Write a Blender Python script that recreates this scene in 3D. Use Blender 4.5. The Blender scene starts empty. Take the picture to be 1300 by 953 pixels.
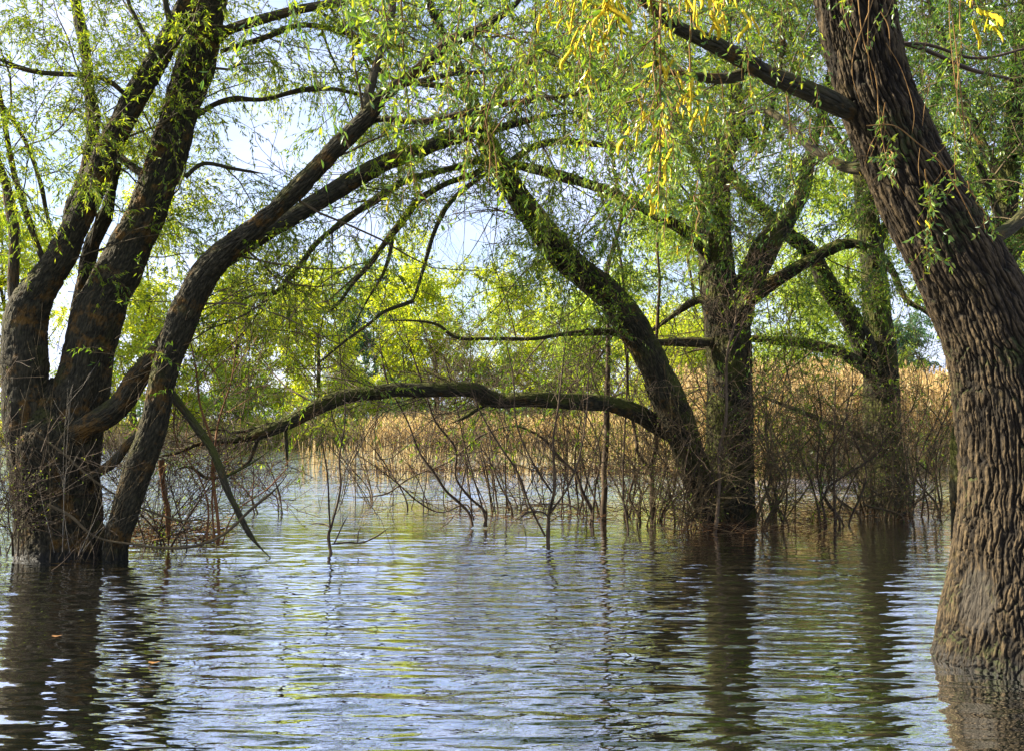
import bpy, math, random
import numpy as np
from mathutils import Vector

SEED = 7
rng = np.random.default_rng(SEED)
random.seed(SEED)
C = bpy.context.scene.collection
F = 1264.0
CAMZ = 1.7
PITCH = math.radians(2.65)
cp, sp = math.cos(PITCH), math.sin(PITCH)


def P(px, py, d):
    """point seen at pixel (px, py) of the 1300x953 photograph, d metres ahead"""
    px = np.asarray(px, float); py = np.asarray(py, float); d = np.asarray(d, float)
    u = (px - 650) / F; v = (476.5 - py) / F
    fy = cp - v * sp; fz = sp + v * cp
    return np.stack([u / fy * d, d + 0 * u, CAMZ + fz / fy * d], -1)


def pix(p):
    q = p - np.array([0, 0, CAMZ])
    f = q[..., 1] * cp + q[..., 2] * sp
    z = -q[..., 1] * sp + q[..., 2] * cp
    f = np.where(f < .1, .1, f)
    return 650 + F * q[..., 0] / f, 476.5 - F * z / f, f


def norm(a):
    return a / np.maximum(np.linalg.norm(a, axis=-1, keepdims=True), 1e-9)


# ------------------------------------------------------------------ noise
def _hash(ix, iy, iz, k=0):
    h = (ix.astype(np.int64) * 374761393 + iy.astype(np.int64) * 668265263 + iz.astype(np.int64) * 2147483647 + k * 1274126177) & 0xffffffff
    h = ((h ^ (h >> 13)) * 1274126177) & 0xffffffff
    h = ((h ^ (h >> 16)) * 2246822519) & 0xffffffff
    return ((h ^ (h >> 15)) & 0xffffff) / float(0xffffff)


def vnoise(p, k=0):
    i = np.floor(p).astype(np.int64); f = p - i
    f = f * f * (3 - 2 * f)
    r = 0
    for a in (0, 1):
        for b in (0, 1):
            for c in (0, 1):
                w = (f[..., 0] if a else 1 - f[..., 0]) * (f[..., 1] if b else 1 - f[..., 1]) * (f[..., 2] if c else 1 - f[..., 2])
                r = r + w * _hash(i[..., 0] + a, i[..., 1] + b, i[..., 2] + c, k)
    return r * 2 - 1


def fbm(p, o=3, k=0):
    r = 0; a = 1; s = 0
    for j in range(o):
        r = r + a * vnoise(p * 2 ** j, k + j); s += a; a *= .5
    return r / s


def worley_edge(p):
    i = np.floor(p).astype(np.int64)
    f1 = np.full(p.shape[:-1], 9.); f2 = f1.copy()
    for a in (-1, 0, 1):
        for b in (-1, 0, 1):
            for c in (-1, 0, 1):
                x, y, z = i[..., 0] + a, i[..., 1] + b, i[..., 2] + c
                d = np.sqrt((x + _hash(x, y, z, 1) - p[..., 0]) ** 2 + (y + _hash(x, y, z, 2) - p[..., 1]) ** 2 + (z + _hash(x, y, z, 3) - p[..., 2]) ** 2)
                m = d < f1
                f2 = np.where(m, f1, np.minimum(f2, d)); f1 = np.where(m, d, f1)
    return f2 - f1


# ------------------------------------------------------------------ objects
def meta(o, label=None, cat=None, group=None, kind=None):
    if label: o['label'] = label
    if cat: o['category'] = cat
    if group: o['group'] = group
    if kind: o['kind'] = kind
    return o


def thing(name, label, cat, loc, group=None):
    o = bpy.data.objects.new(name, None); C.objects.link(o)
    o.location = Vector([float(v) for v in loc]); o.empty_display_size = .2
    return meta(o, label, cat, group)


def mesh_obj(name, verts, faces, m, parent=None, smooth=True, vattr=None, fattr=None, kind=None, off=None):
    """faces: (n,3) or (n,4) int array"""
    verts = np.asarray(verts, np.float32).reshape(-1, 3)
    base = np.zeros(3)
    if off is not None: base = np.asarray(off, float)
    elif parent is not None:
        b = parent
        base = np.array(b.location if b.parent is None else (0, 0, 0), float)
        while b.parent is not None:
            b = b.parent
        base = np.array(b.location, float)
    verts = verts - base.astype(np.float32)
    me = bpy.data.meshes.new(name)
    n, k = faces.shape
    me.vertices.add(len(verts)); me.vertices.foreach_set('co', verts.ravel())
    me.loops.add(n * k); me.loops.foreach_set('vertex_index', faces.astype(np.int32).ravel())
    me.polygons.add(n); me.polygons.foreach_set('loop_start', np.arange(0, n * k, k, dtype=np.int32))
    me.polygons.foreach_set('use_smooth', np.full(n, smooth, bool))
    me.update(calc_edges=True)
    if vattr is not None:
        vattr = np.asarray(vattr, np.float32); rel = vattr[:, 3] if vattr.shape[-1] == 4 else np.ones(len(verts), np.float32); vattr = vattr[:, :3]
        a = me.attributes.new('relief', 'FLOAT', 'POINT'); a.data.foreach_set('value', np.ascontiguousarray(rel))
        a = me.attributes.new('bark', 'FLOAT_VECTOR', 'POINT'); a.data.foreach_set('vector', np.ascontiguousarray(vattr).ravel())
    if fattr is not None:
        a = me.attributes.new('tint', 'FLOAT', 'FACE'); a.data.foreach_set('value', np.asarray(fattr, np.float32).ravel())
    me.materials.append(m)
    o = bpy.data.objects.new(name, me); C.objects.link(o)
    if parent is not None: o.parent = parent
    if kind: o['kind'] = kind
    return o


class Bag:
    """collects geometry that becomes one mesh"""
    def __init__(s): s.v = []; s.f = []; s.a = []; s.t = []; s.n = 0
    def add(s, v, f, a=None, t=None):
        v = v.reshape(-1, 3); s.v.append(v); s.f.append(f + s.n); s.n += len(v)
        if a is not None: s.a.append(a.reshape(-1, 3))
        if t is not None: s.t.append(t.ravel())
    def build(s, name, m, parent=None, smooth=True, kind=None, off=None):
        if not s.v: return None
        return mesh_obj(name, np.concatenate(s.v), np.concatenate(s.f), m, parent, smooth,
                        np.concatenate(s.a) if s.a else None, np.concatenate(s.t) if s.t else None, kind, off)


def grid_faces(N, M, k):
    base = (np.arange(N) * M * k)[:, None, None]
    i = np.arange(M - 1)[None, :, None]; j = np.arange(k)[None, None, :]; j2 = (j + 1) % k
    return np.stack([base + i * k + j, base + i * k + j2, base + (i + 1) * k + j2, base + (i + 1) * k + j], -1).reshape(-1, 4)


def tubes(pts, rad, k=3):
    """thin tubes, one per row of pts (N,M,3)"""
    N, M = pts.shape[:2]
    t = norm(np.gradient(pts, axis=1))
    ref = norm(rng.normal(size=(N, 1, 3)) + 0 * t)
    n1 = norm(np.cross(t, ref)); n2 = np.cross(t, n1)
    a = np.arange(k) * 2 * math.pi / k
    v = pts[:, :, None] + rad[:, :, None, None] * (np.cos(a)[:, None] * n1[:, :, None] + np.sin(a)[:, None] * n2[:, :, None])
    s = np.concatenate([np.zeros((N, 1)), np.cumsum(np.linalg.norm(np.diff(pts, axis=1), axis=2), 1)], 1)
    at = np.stack([rad[:, :, None] * np.cos(a) + 0 * s[:, :, None], rad[:, :, None] * np.sin(a), s[:, :, None] + 0 * a], -1)
    return v, grid_faces(N, M, k), at


def catmull(ctrl, step):
    ctrl = np.asarray(ctrl, float)
    c = np.vstack([2 * ctrl[0] - ctrl[1], ctrl, 2 * ctrl[-1] - ctrl[-2]])
    out = []
    for i in range(1, len(c) - 2):
        n = max(2, int(np.linalg.norm(c[i + 1, :3] - c[i, :3]) / step))
        t = (np.arange(n) / n)[:, None]
        p0, p1, p2, p3 = c[i - 1], c[i], c[i + 1], c[i + 2]
        out.append(.5 * ((2 * p1) + (-p0 + p2) * t + (2 * p0 - 5 * p1 + 4 * p2 - p3) * t * t + (-p0 + 3 * p1 - 3 * p2 + p3) * t ** 3))
    out.append(c[-2][None])
    return np.vstack(out)


WARP = .016


def big_tube(path, sides, bark=.0, lump=.08, seed=0., cap=True, cell=(28., 5.5), scar=None):
    """trunk or limb: path (n,4) x y z r ; real relief for the bark when bark > 0"""
    pts = path[:, :3]; r = path[:, 3]
    n = len(pts)
    t = norm(np.gradient(pts, axis=0))
    n1 = np.zeros_like(pts)
    ref = np.array([1., 0, 0]) if abs(t[0, 0]) < .8 else np.array([0, 1., 0])
    cur = norm(np.cross(np.cross(t[0], ref), t[0]))
    for i in range(n):
        cur = norm(cur - t[i] * np.dot(cur, t[i])); n1[i] = cur
    n2 = np.cross(t, n1)
    a = np.arange(sides) * 2 * math.pi / sides
    d = np.cos(a)[None, :, None] * n1[:, None] + np.sin(a)[None, :, None] * n2[:, None]
    s = np.concatenate([[0], np.cumsum(np.linalg.norm(np.diff(pts, axis=0), axis=1))])
    R = r[:, None] + 0 * a
    at = np.stack([R * np.cos(a), R * np.sin(a), s[:, None] + 0 * a], -1)
    at = at + np.array([seed * 3.1, seed * 1.7, seed * 2.3])
    q = np.stack([np.cos(a) + 0 * R, np.sin(a) + 0 * R, s[:, None] / np.maximum(r[:, None], .02) * .35 + 0 * a], -1) + seed * 5
    R = R * (1 + lump * fbm(q * 1.3, 3))
    relief = np.ones_like(R)
    if bark > 0:
        w = at.copy()
        wob = np.stack([fbm(at * [6, 6, 9], 2, 3), fbm(at * [6, 6, 9], 2, 7)], -1)
        w[..., :2] += wob * WARP
        w[..., 0] += .02 * vnoise(at * [3, 3, 9], 9)
        e = worley_edge(w * np.array([cell[0], cell[0], cell[1]]))
        big = worley_edge(w * np.array([cell[0] * .5, cell[0] * .5, cell[1] * .6]) + 9)
        e = np.clip(e / .2, 0, 1) ** .7 * (.55 + .45 * np.clip(big / .12, 0, 1))
        e2 = worley_edge(w * np.array([cell[0] * 2.2, cell[0] * 2.2, cell[1] * 4.]) + 3)
        e2 = np.clip(e2 / .16, 0, 1)
        amp = .6 + .5 * (vnoise(at * [2.5, 2.5, 1.2], 11) * .5 + .5)
        rough = fbm(at * [90, 90, 30], 3, 5)
        plate = np.floor((vnoise(at * [30, 30, 7], 21) * .5 + .5 + e * .9) * 5) / 5
        flake = np.abs(fbm(at * [55, 55, 16], 3, 25))
        if scar is not None:
            q_ = (pts[:, None] + R[..., None] * d - scar[0]) / scar[1]
            sm = np.clip((np.linalg.norm(q_, axis=-1) + .25 * vnoise(at * 9, 30) - .75) / .3, .12, 1)
            amp = amp * sm; R = R - .03 * (1 - sm)
        R = R + bark * amp * (.28 * (plate - .9) - .45 * flake)
        R = R + bark * amp * (e - .7) + bark * .2 * (e2 - .6) * e + bark * .3 * rough * amp
        relief = np.clip(e * (.6 + .3 * e2) + rough * .3 + .35 * (plate - .9) - .5 * flake + .1, 0, 1)
    v = pts[:, None] + R[..., None] * d
    f = grid_faces(1, n, sides)
    v = v.reshape(-1, 3); at = np.concatenate([at, relief[..., None]], -1).reshape(-1, 4)
    if cap:
        v = np.vstack([v, pts[-1] + t[-1] * r[-1] * .5]); at = np.vstack([at, at[-1]])
        j = np.arange(sides); b = (n - 1) * sides
        f = np.vstack([f, np.stack([b + j, b + (j + 1) % sides, 0 * j + n * sides, 0 * j + n * sides], -1)[:, :4]])
    return v, f, at


def fix_tris(f):
    return f


# ------------------------------------------------------------------ growth
def resample(paths, M=24):
    P_, R_ = [], []
    for p in paths:
        s = np.concatenate([[0], np.cumsum(np.linalg.norm(np.diff(p[:, :3], axis=0), axis=1))])
        q = np.linspace(0, s[-1], M)
        P_.append(np.stack([np.interp(q, s, p[:, i]) for i in range(3)], -1)); R_.append(np.interp(q, s, p[:, 3]))
    return np.array(P_), np.array(R_)


def grow(pp, pr, n, t0, t1, L, ang, M=6, rr=.5, rmax=.05, rend=.3, grav=0., wander=.25, bias=(0, 0, 0), weight=None, side=None):
    """n side shoots on the parents pp (N,K,3) -> (n,M,3), radii (n,M)"""
    N, K = pp.shape[:2]
    ln = np.linalg.norm(np.diff(pp, axis=1), axis=2).sum(1)
    w = ln if weight is None else ln * weight
    idx = rng.choice(N, n, p=w / w.sum())
    t = rng.uniform(t0, t1, n) * (K - 1) * .9999
    i0 = np.floor(t).astype(int); f = (t - i0)[:, None]
    p = pp[idx, i0] * (1 - f) + pp[idx, i0 + 1] * f
    r = (pr[idx, i0] * (1 - f[:, 0]) + pr[idx, i0 + 1] * f[:, 0])
    tan = norm(pp[idx, i0 + 1] - pp[idx, i0])
    perp = norm(np.cross(tan, norm(rng.normal(size=(n, 3)))))
    if side is not None: perp = norm(perp + np.asarray(side))
    a = np.radians(rng.uniform(ang[0], ang[1], n))[:, None]
    d = norm(np.cos(a) * tan + np.sin(a) * perp + np.asarray(bias))
    l = rng.uniform(L[0], L[1], n)
    out = [p]
    for m in range(M - 1):
        d = norm(d + wander * rng.normal(size=(n, 3)) + np.array([0, 0, -1.]) * grav)
        p = p + d * (l / (M - 1))[:, None]; out.append(p)
    rb = np.minimum(r * rr, rmax * rng.uniform(.6, 1, n)) * np.clip(l / L[1], .5, 1)
    rad = rb[:, None] * np.linspace(1, rend, M)[None]
    return np.stack(out, 1), rad


def leaves(bag, pp, n, L=(.05, .09), W=.22, t0=.1, droop=.35, six=False, spread=.8):
    N, K = pp.shape[:2]
    idx = rng.integers(0, N, n)
    t = rng.uniform(t0, 1, n) * (K - 1) * .9999
    i0 = np.floor(t).astype(int); f = (t - i0)[:, None]
    p = pp[idx, i0] * (1 - f) + pp[idx, i0 + 1] * f
    tan = norm(pp[idx, i0 + 1] - pp[idx, i0])
    d = norm(tan * .7 + rng.normal(size=(n, 3)) * spread * .6 + np.array([0, 0, -droop]))
    nn = norm(np.cross(d, norm(rng.normal(size=(n, 3)) * .9 + np.array([.6, 0, 0]))))
    w = np.cross(d, nn)
    l = rng.uniform(L[0], L[1], n)[:, None]; ww = l * W * rng.uniform(.75, 1.25, n)[:, None]
    tint = rng.uniform(0, 1, n)
    if not six:
        a = p; b = p + d * l * .42 + w * ww * .5 + nn * l * .05
        c = p + d * l + nn * l * rng.uniform(-.18, .1, n)[:, None]; e = p + d * l * .42 - w * ww * .5 + nn * l * .05
        v = np.stack([a, b, c, e], 1)
        bag.add(v, np.arange(n * 4).reshape(n, 4), t=tint)
    else:
        cv = rng.uniform(-.35, .05, n)[:, None]
        a = p
        def q(t_, s_): return p + d * l * t_ + w * ww * s_ + nn * l * (abs(s_) * .12 + cv * t_ * t_)
        v = np.stack([a, q(.3, .46), q(.66, .4), q(1, 0), q(.66, -.4), q(.3, -.46), q(.33, 0.), q(.68, 0.)], 1)
        b = (np.arange(n) * 8)[:, None]
        f = np.concatenate([b + [0, 1, 6, 0], b + [1, 2, 7, 6], b + [2, 3, 7, 7], b + [0, 6, 5, 0], b + [6, 7, 4, 5], b + [7, 3, 4, 7]])
        # triangles as degenerate quads are avoided: split every quad into two triangles
        tri = np.concatenate([b + [0, 1, 6], b + [1, 2, 7], b + [1, 7, 6], b + [2, 3, 7], b + [0, 6, 5], b + [6, 7, 4], b + [6, 4, 5], b + [7, 3, 4]])
        bag.add(v, tri, t=np.tile(tint, 8))


# ------------------------------------------------------------------ materials
def mat(name):
    m = bpy.data.materials.new(name); m.use_nodes = True
    nt = m.node_tree; nt.nodes.clear()
    return m, nt, nt.nodes, nt.links


def N_(ns, t, **kw):
    n = ns.new(t)
    for k, v in kw.items():
        if hasattr(n, k) and k not in ('Scale',): setattr(n, k, v)
        else: n.inputs[k].default_value = v
    return n


def ramp(ns, stops):
    r = ns.new('ShaderNodeValToRGB'); e = r.color_ramp.elements
    while len(e) < len(stops): e.new(.5)
    for x, (p, c) in zip(e, stops): x.position = p; x.color = (*c, 1)
    return r


def bark_mat(name, dark, mid, light, lichen, lich_amt=.5, scale=26., bump=.012, moss=(.05, .06, .015), mossamt=.4, wound=None):
    m, nt, ns, ln = mat(name)
    out = ns.new('ShaderNodeOutputMaterial'); b = ns.new('ShaderNodeBsdfPrincipled')
    b.inputs['Roughness'].default_value = .88
    b.inputs['Specular IOR Level'].default_value = .25
    at = ns.new('ShaderNodeAttribute'); at.attribute_name = 'bark'
    mp = ns.new('ShaderNodeMapping'); mp.inputs['Scale'].default_value = (scale, scale, scale * .2)
    ln.new(at.outputs['Vector'], mp.inputs[0])
    wn = ns.new('ShaderNodeTexNoise'); wn.inputs['Scale'].default_value = .55; wn.inputs['Detail'].default_value = 3
    ln.new(mp.outputs[0], wn.inputs[0])
    mx = ns.new('ShaderNodeVectorMath'); mx.operation = 'MULTIPLY_ADD'
    mx.inputs[1].default_value = (1.2, 1.2, .6); ln.new(wn.outputs['Color'], mx.inputs[0]); ln.new(mp.outputs[0], mx.inputs[2])
    vo = ns.new('ShaderNodeTexVoronoi'); vo.feature = 'DISTANCE_TO_EDGE'; ln.new(mx.outputs[0], vo.inputs[0]); vo.inputs['Scale'].default_value = 1
    r0 = ramp(ns, [(0., (0, 0, 0)), (.28, (1, 1, 1))]); ln.new(vo.outputs['Distance'], r0.inputs[0])
    fn = ns.new('ShaderNodeTexNoise'); fn.inputs['Scale'].default_value = 3; fn.inputs['Detail'].default_value = 5; fn.inputs['Roughness'].default_value = .65
    ln.new(mp.outputs[0], fn.inputs[0])
    cr = ramp(ns, [(.25, dark), (.52, mid), (.75, light)])
    ad = ns.new('ShaderNodeMath'); ad.operation = 'MULTIPLY_ADD'; ad.inputs[1].default_value = .45; ad.inputs[2].default_value = .0
    rl_ = ns.new('ShaderNodeAttribute'); rl_.attribute_name = 'relief'
    rm_ = ns.new('ShaderNodeMath'); rm_.operation = 'MULTIPLY'; ln.new(rl_.outputs['Fac'], rm_.inputs[0])
    rb_ = ns.new('ShaderNodeMapRange'); rb_.inputs['To Min'].default_value = .6; ln.new(r0.outputs[0], rb_.inputs[0]); ln.new(rb_.outputs[0], rm_.inputs[1])
    ln.new(rm_.outputs[0], ad.inputs[0])
    ad2 = ns.new('ShaderNodeMath'); ad2.operation = 'MULTIPLY_ADD'; ad2.inputs[1].default_value = .62; ln.new(fn.outputs[0], ad2.inputs[0]); ln.new(ad.outputs[0], ad2.inputs[2])
    ln.new(ad2.outputs[0], cr.inputs[0])
    # lichen and moss patches
    ln2 = ns.new('ShaderNodeTexNoise'); ln2.inputs['Scale'].default_value = 3.2; ln2.inputs['Detail'].default_value = 6; ln2.inputs['Roughness'].default_value = .7
    ln.new(at.outputs['Vector'], ln2.inputs[0])
    rl = ramp(ns, [(.5 + .12 * (1 - lich_amt), (0, 0, 0)), (.62 + .12 * (1 - lich_amt), (1, 1, 1))]); ln.new(ln2.outputs[0], rl.inputs[0])
    mul = ns.new('ShaderNodeMath'); mul.operation = 'MULTIPLY'; mul.inputs[1].default_value = .75; ln.new(rl.outputs[0], mul.inputs[0])
    m1 = ns.new('ShaderNodeMix'); m1.data_type = 'RGBA'; m1.inputs['B'].default_value = (*lichen, 1)
    ln.new(mul.outputs[0], m1.inputs['Factor']); ln.new(cr.outputs[0], m1.inputs['A'])
    mo = ns.new('ShaderNodeTexNoise'); mo.inputs['Scale'].default_value = 2.1; mo.inputs['Detail'].default_value = 5
    va = ns.new('ShaderNodeVectorMath'); va.operation = 'ADD'; va.inputs[1].default_value = (7, 3, 5); ln.new(at.outputs['Vector'], va.inputs[0]); ln.new(va.outputs[0], mo.inputs[0])
    ge = ns.new('ShaderNodeNewGeometry'); sx = ns.new('ShaderNodeSeparateXYZ'); ln.new(ge.outputs['Normal'], sx.inputs[0])
    up = ns.new('ShaderNodeMath'); up.operation = 'MULTIPLY_ADD'; up.inputs[1].default_value = .22; ln.new(sx.outputs['Z'], up.inputs[0]); ln.new(mo.outputs[0], up.inputs[2])
    rm = ramp(ns, [(.62 - .2 * mossamt, (0, 0, 0)), (.78 - .2 * mossamt, (.85, .85, .85))]); ln.new(up.outputs[0], rm.inputs[0])
    m2 = ns.new('ShaderNodeMix'); m2.data_type = 'RGBA'; m2.inputs['B'].default_value = (*moss, 1)
    ln.new(rm.outputs[0], m2.inputs['Factor']); ln.new(m1.outputs['Result'], m2.inputs['A'])
    pz = ns.new('ShaderNodeSeparateXYZ'); ln.new(ge.outputs['Position'], pz.inputs[0])
    wn2 = ns.new('ShaderNodeTexNoise'); wn2.inputs['Scale'].default_value = 7; wn2.inputs['Detail'].default_value = 4; ln.new(ge.outputs['Position'], wn2.inputs[0])
    wa = ns.new('ShaderNodeMath'); wa.operation = 'MULTIPLY_ADD'; wa.inputs[1].default_value = -.16; ln.new(wn2.outputs[0], wa.inputs[0]); ln.new(pz.outputs['Z'], wa.inputs[2])
    wr_ = ns.new('ShaderNodeMapRange'); wr_.inputs['From Min'].default_value = -.02; wr_.inputs['From Max'].default_value = .04; wr_.inputs['To Min'].default_value = .38; wr_.inputs['To Max'].default_value = 1
    ln.new(wa.outputs[0], wr_.inputs[0])
    wet = ns.new('ShaderNodeVectorMath'); wet.operation = 'SCALE'; ln.new(m2.outputs['Result'], wet.inputs[0]); ln.new(wr_.outputs[0], wet.inputs['Scale'])
    wq = ns.new('ShaderNodeMapRange'); wq.inputs['From Min'].default_value = .38; wq.inputs['From Max'].default_value = 1; wq.inputs['To Min'].default_value = .62; wq.inputs['To Max'].default_value = .9
    ln.new(wr_.outputs[0], wq.inputs[0]); ln.new(wq.outputs[0], b.inputs['Roughness'])
    last = wet.outputs[0]
    if wound is not None:
        vd = ns.new('ShaderNodeVectorMath'); vd.operation = 'SUBTRACT'; vd.inputs[1].default_value = wound; ln.new(ge.outputs['Position'], vd.inputs[0])
        vs = ns.new('ShaderNodeVectorMath'); vs.operation = 'MULTIPLY'; vs.inputs[1].default_value = (1 / .17, 1 / .3, 1 / .36); ln.new(vd.outputs[0], vs.inputs[0])
        vl = ns.new('ShaderNodeVectorMath'); vl.operation = 'LENGTH'; ln.new(vs.outputs[0], vl.inputs[0])
        vn = ns.new('ShaderNodeMath'); vn.operation = 'MULTIPLY_ADD'; vn.inputs[1].default_value = .7; ln.new(fn.outputs[0], vn.inputs[0]); ln.new(vl.outputs['Value'], vn.inputs[2])
        vr = ramp(ns, [(.95, (.8, .8, .8)), (1.0, (0, 0, 0))]); vm = ns.new('ShaderNodeMath'); vm.operation = 'MULTIPLY'; vm.inputs[1].default_value = .75; ln.new(vn.outputs[0], vm.inputs[0]); ln.new(vm.outputs[0], vr.inputs[0])
        wc = ramp(ns, [(.3, (.024, .02, .015)), (.7, (.07, .06, .046))]); ln.new(fn.outputs[0], wc.inputs[0])
        m3 = ns.new('ShaderNodeMix'); m3.data_type = 'RGBA'; ln.new(vr.outputs[0], m3.inputs['Factor']); ln.new(last, m3.inputs['A']); ln.new(wc.outputs[0], m3.inputs['B']); last = m3.outputs['Result']
    ln.new(last, b.inputs['Base Color'])
    f2 = ns.new('ShaderNodeTexNoise'); f2.inputs['Scale'].default_value = 11; f2.inputs['Detail'].default_value = 6; f2.inputs['Roughness'].default_value = .7; ln.new(mp.outputs[0], f2.inputs[0])
    hs0 = ns.new('ShaderNodeMath'); hs0.operation = 'MULTIPLY_ADD'; hs0.inputs[1].default_value = .5; ln.new(f2.outputs[0], hs0.inputs[0]); ln.new(r0.outputs[0], hs0.inputs[2])
    hs = ns.new('ShaderNodeMath'); hs.operation = 'MULTIPLY_ADD'; hs.inputs[1].default_value = .35; ln.new(fn.outputs[0], hs.inputs[0]); ln.new(hs0.outputs[0], hs.inputs[2])
    bp = ns.new('ShaderNodeBump'); bp.inputs['Strength'].default_value = 1; bp.inputs['Distance'].default_value = bump; ln.new(hs.outputs[0], bp.inputs['Height'])
    ln.new(bp.outputs[0], b.inputs['Normal'])
    ln.new(b.outputs[0], out.inputs[0])
    return m


def leaf_mat(name, c0, c1, c2, trans=.5, gloss=.02):
    m, nt, ns, ln = mat(name)
    out = ns.new('ShaderNodeOutputMaterial')
    at = ns.new('ShaderNodeAttribute'); at.attribute_name = 'tint'
    cr = ramp(ns, [(0, c0), (.55, c1), (1, c2)]); ln.new(at.outputs['Fac'], cr.inputs[0])
    # clumps of younger and older foliage through the crown
    ge = ns.new('ShaderNodeNewGeometry'); no = ns.new('ShaderNodeTexNoise'); no.inputs['Scale'].default_value = .8; no.inputs['Detail'].default_value = 2
    ln.new(ge.outputs['Position'], no.inputs[0])
    hv = ns.new('ShaderNodeHueSaturation'); ln.new(cr.outputs[0], hv.inputs['Color'])
    mr = ns.new('ShaderNodeMapRange'); mr.inputs['From Min'].default_value = .3; mr.inputs['From Max'].default_value = .7; mr.inputs['To Min'].default_value = .75; mr.inputs['To Max'].default_value = 1.25
    ln.new(no.outputs[0], mr.inputs[0]); ln.new(mr.outputs[0], hv.inputs['Value'])
    d = ns.new('ShaderNodeBsdfDiffuse'); t = ns.new('ShaderNodeBsdfTranslucent'); g = ns.new('ShaderNodeBsdfGlossy'); g.inputs['Roughness'].default_value = .38
    ln.new(hv.outputs[0], d.inputs[0])
    br = ns.new('ShaderNodeMix'); br.data_type = 'RGBA'; br.blend_type = 'MULTIPLY'; br.inputs['Factor'].default_value = 1; br.inputs['B'].default_value = (1.5, 1.35, .7, 1)
    ln.new(hv.outputs[0], br.inputs['A']); ln.new(br.outputs['Result'], t.inputs[0])
    m1 = ns.new('ShaderNodeMixShader'); m1.inputs[0].default_value = trans; ln.new(d.outputs[0], m1.inputs[1]); ln.new(t.outputs[0], m1.inputs[2])
    g.inputs[0].default_value = (.9, .95, 1, 1)
    m2 = ns.new('ShaderNodeMixShader'); m2.inputs[0].default_value = gloss; ln.new(m1.outputs[0], m2.inputs[1]); ln.new(g.outputs[0], m2.inputs[2])
    ln.new(m2.outputs[0], out.inputs[0])
    return m


def simple_mat(name, a, b_, scale=8, rough=.8, bump=0):
    m, nt, ns, ln = mat(name)
    out = ns.new('ShaderNodeOutputMaterial'); b = ns.new('ShaderNodeBsdfPrincipled'); b.inputs['Roughness'].default_value = rough
    b.inputs['Specular IOR Level'].default_value = .3
    ge = ns.new('ShaderNodeNewGeometry'); no = ns.new('ShaderNodeTexNoise'); no.inputs['Scale'].default_value = scale; no.inputs['Detail'].default_value = 5
    ln.new(ge.outputs['Position'], no.inputs[0])
    cr = ramp(ns, [(.3, a), (.7, b_)]); ln.new(no.outputs[0], cr.inputs[0]); ln.new(cr.outputs[0], b.inputs['Base Color'])
    ln.new(b.outputs[0], out.inputs[0])
    return m


def tint_mat(name, stops, rough=.8, trans=.0):
    m, nt, ns, ln = mat(name)
    out = ns.new('ShaderNodeOutputMaterial'); d = ns.new('ShaderNodeBsdfDiffuse'); t = ns.new('ShaderNodeBsdfTranslucent')
    at = ns.new('ShaderNodeAttribute'); at.attribute_name = 'tint'
    cr = ramp(ns, stops); ln.new(at.outputs['Fac'], cr.inputs[0])
    ln.new(cr.outputs[0], d.inputs[0]); ln.new(cr.outputs[0], t.inputs[0])
    m1 = ns.new('ShaderNodeMixShader'); m1.inputs[0].default_value = trans; ln.new(d.outputs[0], m1.inputs[1]); ln.new(t.outputs[0], m1.inputs[2])
    ln.new(m1.outputs[0], out.inputs[0])
    return m


BARK_NEAR = bark_mat('bark_near', (.004, .003, .002), (.022, .016, .009), (.1, .07, .036), (.09, .065, .025), .3, 22, .012, mossamt=.1, wound=tuple(P(1236, 748, 6.84)))
BARK_LEFT = bark_mat('bark_left', (.01, .009, .005), (.034, .03, .016), (.075, .06, .032), (.2, .1, .018), .75, 26, .014, moss=(.05, .05, .01), mossamt=.25)
BARK_MID = bark_mat('bark_mid', (.009, .008, .004), (.03, .027, .014), (.07, .058, .032), (.19, .1, .02), .45, 26, .014, moss=(.07, .075, .012), mossamt=.75)
TWIG = simple_mat('twig_bark', (.045, .033, .016), (.14, .1, .045), 5)
TWIG_RED = simple_mat('twig_red', (.13, .05, .02), (.26, .12, .04), 5)
TWIG_PALE = simple_mat('twig_pale', (.12, .1, .07), (.3, .26, .2), 5)
TWIG_DARK = simple_mat('twig_dark', (.03, .02, .012), (.1, .065, .035), 5)
TWIG_OCHRE = simple_mat('twig_ochre', (.14, .07, .02), (.3, .17, .05), 7)
LEAF_LEFT = leaf_mat('leaf_left', (.1, .19, .015), (.22, .32, .022), (.4, .45, .035), .55)
LEAF_MID = leaf_mat('leaf_mid', (.05, .12, .011), (.14, .25, .018), (.34, .41, .03), .55)
LEAF_NEAR = leaf_mat('leaf_near', (.05, .12, .011), (.13, .24, .018), (.36, .42, .03), .5, .04)
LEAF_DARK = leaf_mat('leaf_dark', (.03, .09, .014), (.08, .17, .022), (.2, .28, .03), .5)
LEAF_YEL = leaf_mat('leaf_yellow', (.26, .36, .02), (.42, .52, .03), (.58, .6, .04), .58, .02)
LEAF_PALE = leaf_mat('leaf_pale', (.22, .35, .045), (.36, .48, .06), (.5, .57, .09), .58, .02)
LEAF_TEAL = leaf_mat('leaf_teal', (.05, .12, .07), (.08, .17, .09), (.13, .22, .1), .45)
CATKIN = simple_mat('catkin_yellow', (.62, .42, .012), (.88, .66, .03), 160, .9)
REED = tint_mat('reed_straw', [(0, (.42, .28, .1)), (.5, (.7, .54, .26)), (1, (.88, .78, .5))], trans=.45)
GRASS = tint_mat('bank_grass', [(0, (.14, .22, .02)), (.45, (.3, .36, .04)), (.7, (.5, .42, .1)), (1, (.6, .45, .16))], trans=.5)
STICK = tint_mat('stubble', [(0, (.05, .035, .02)), (1, (.2, .12, .05))])
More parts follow.
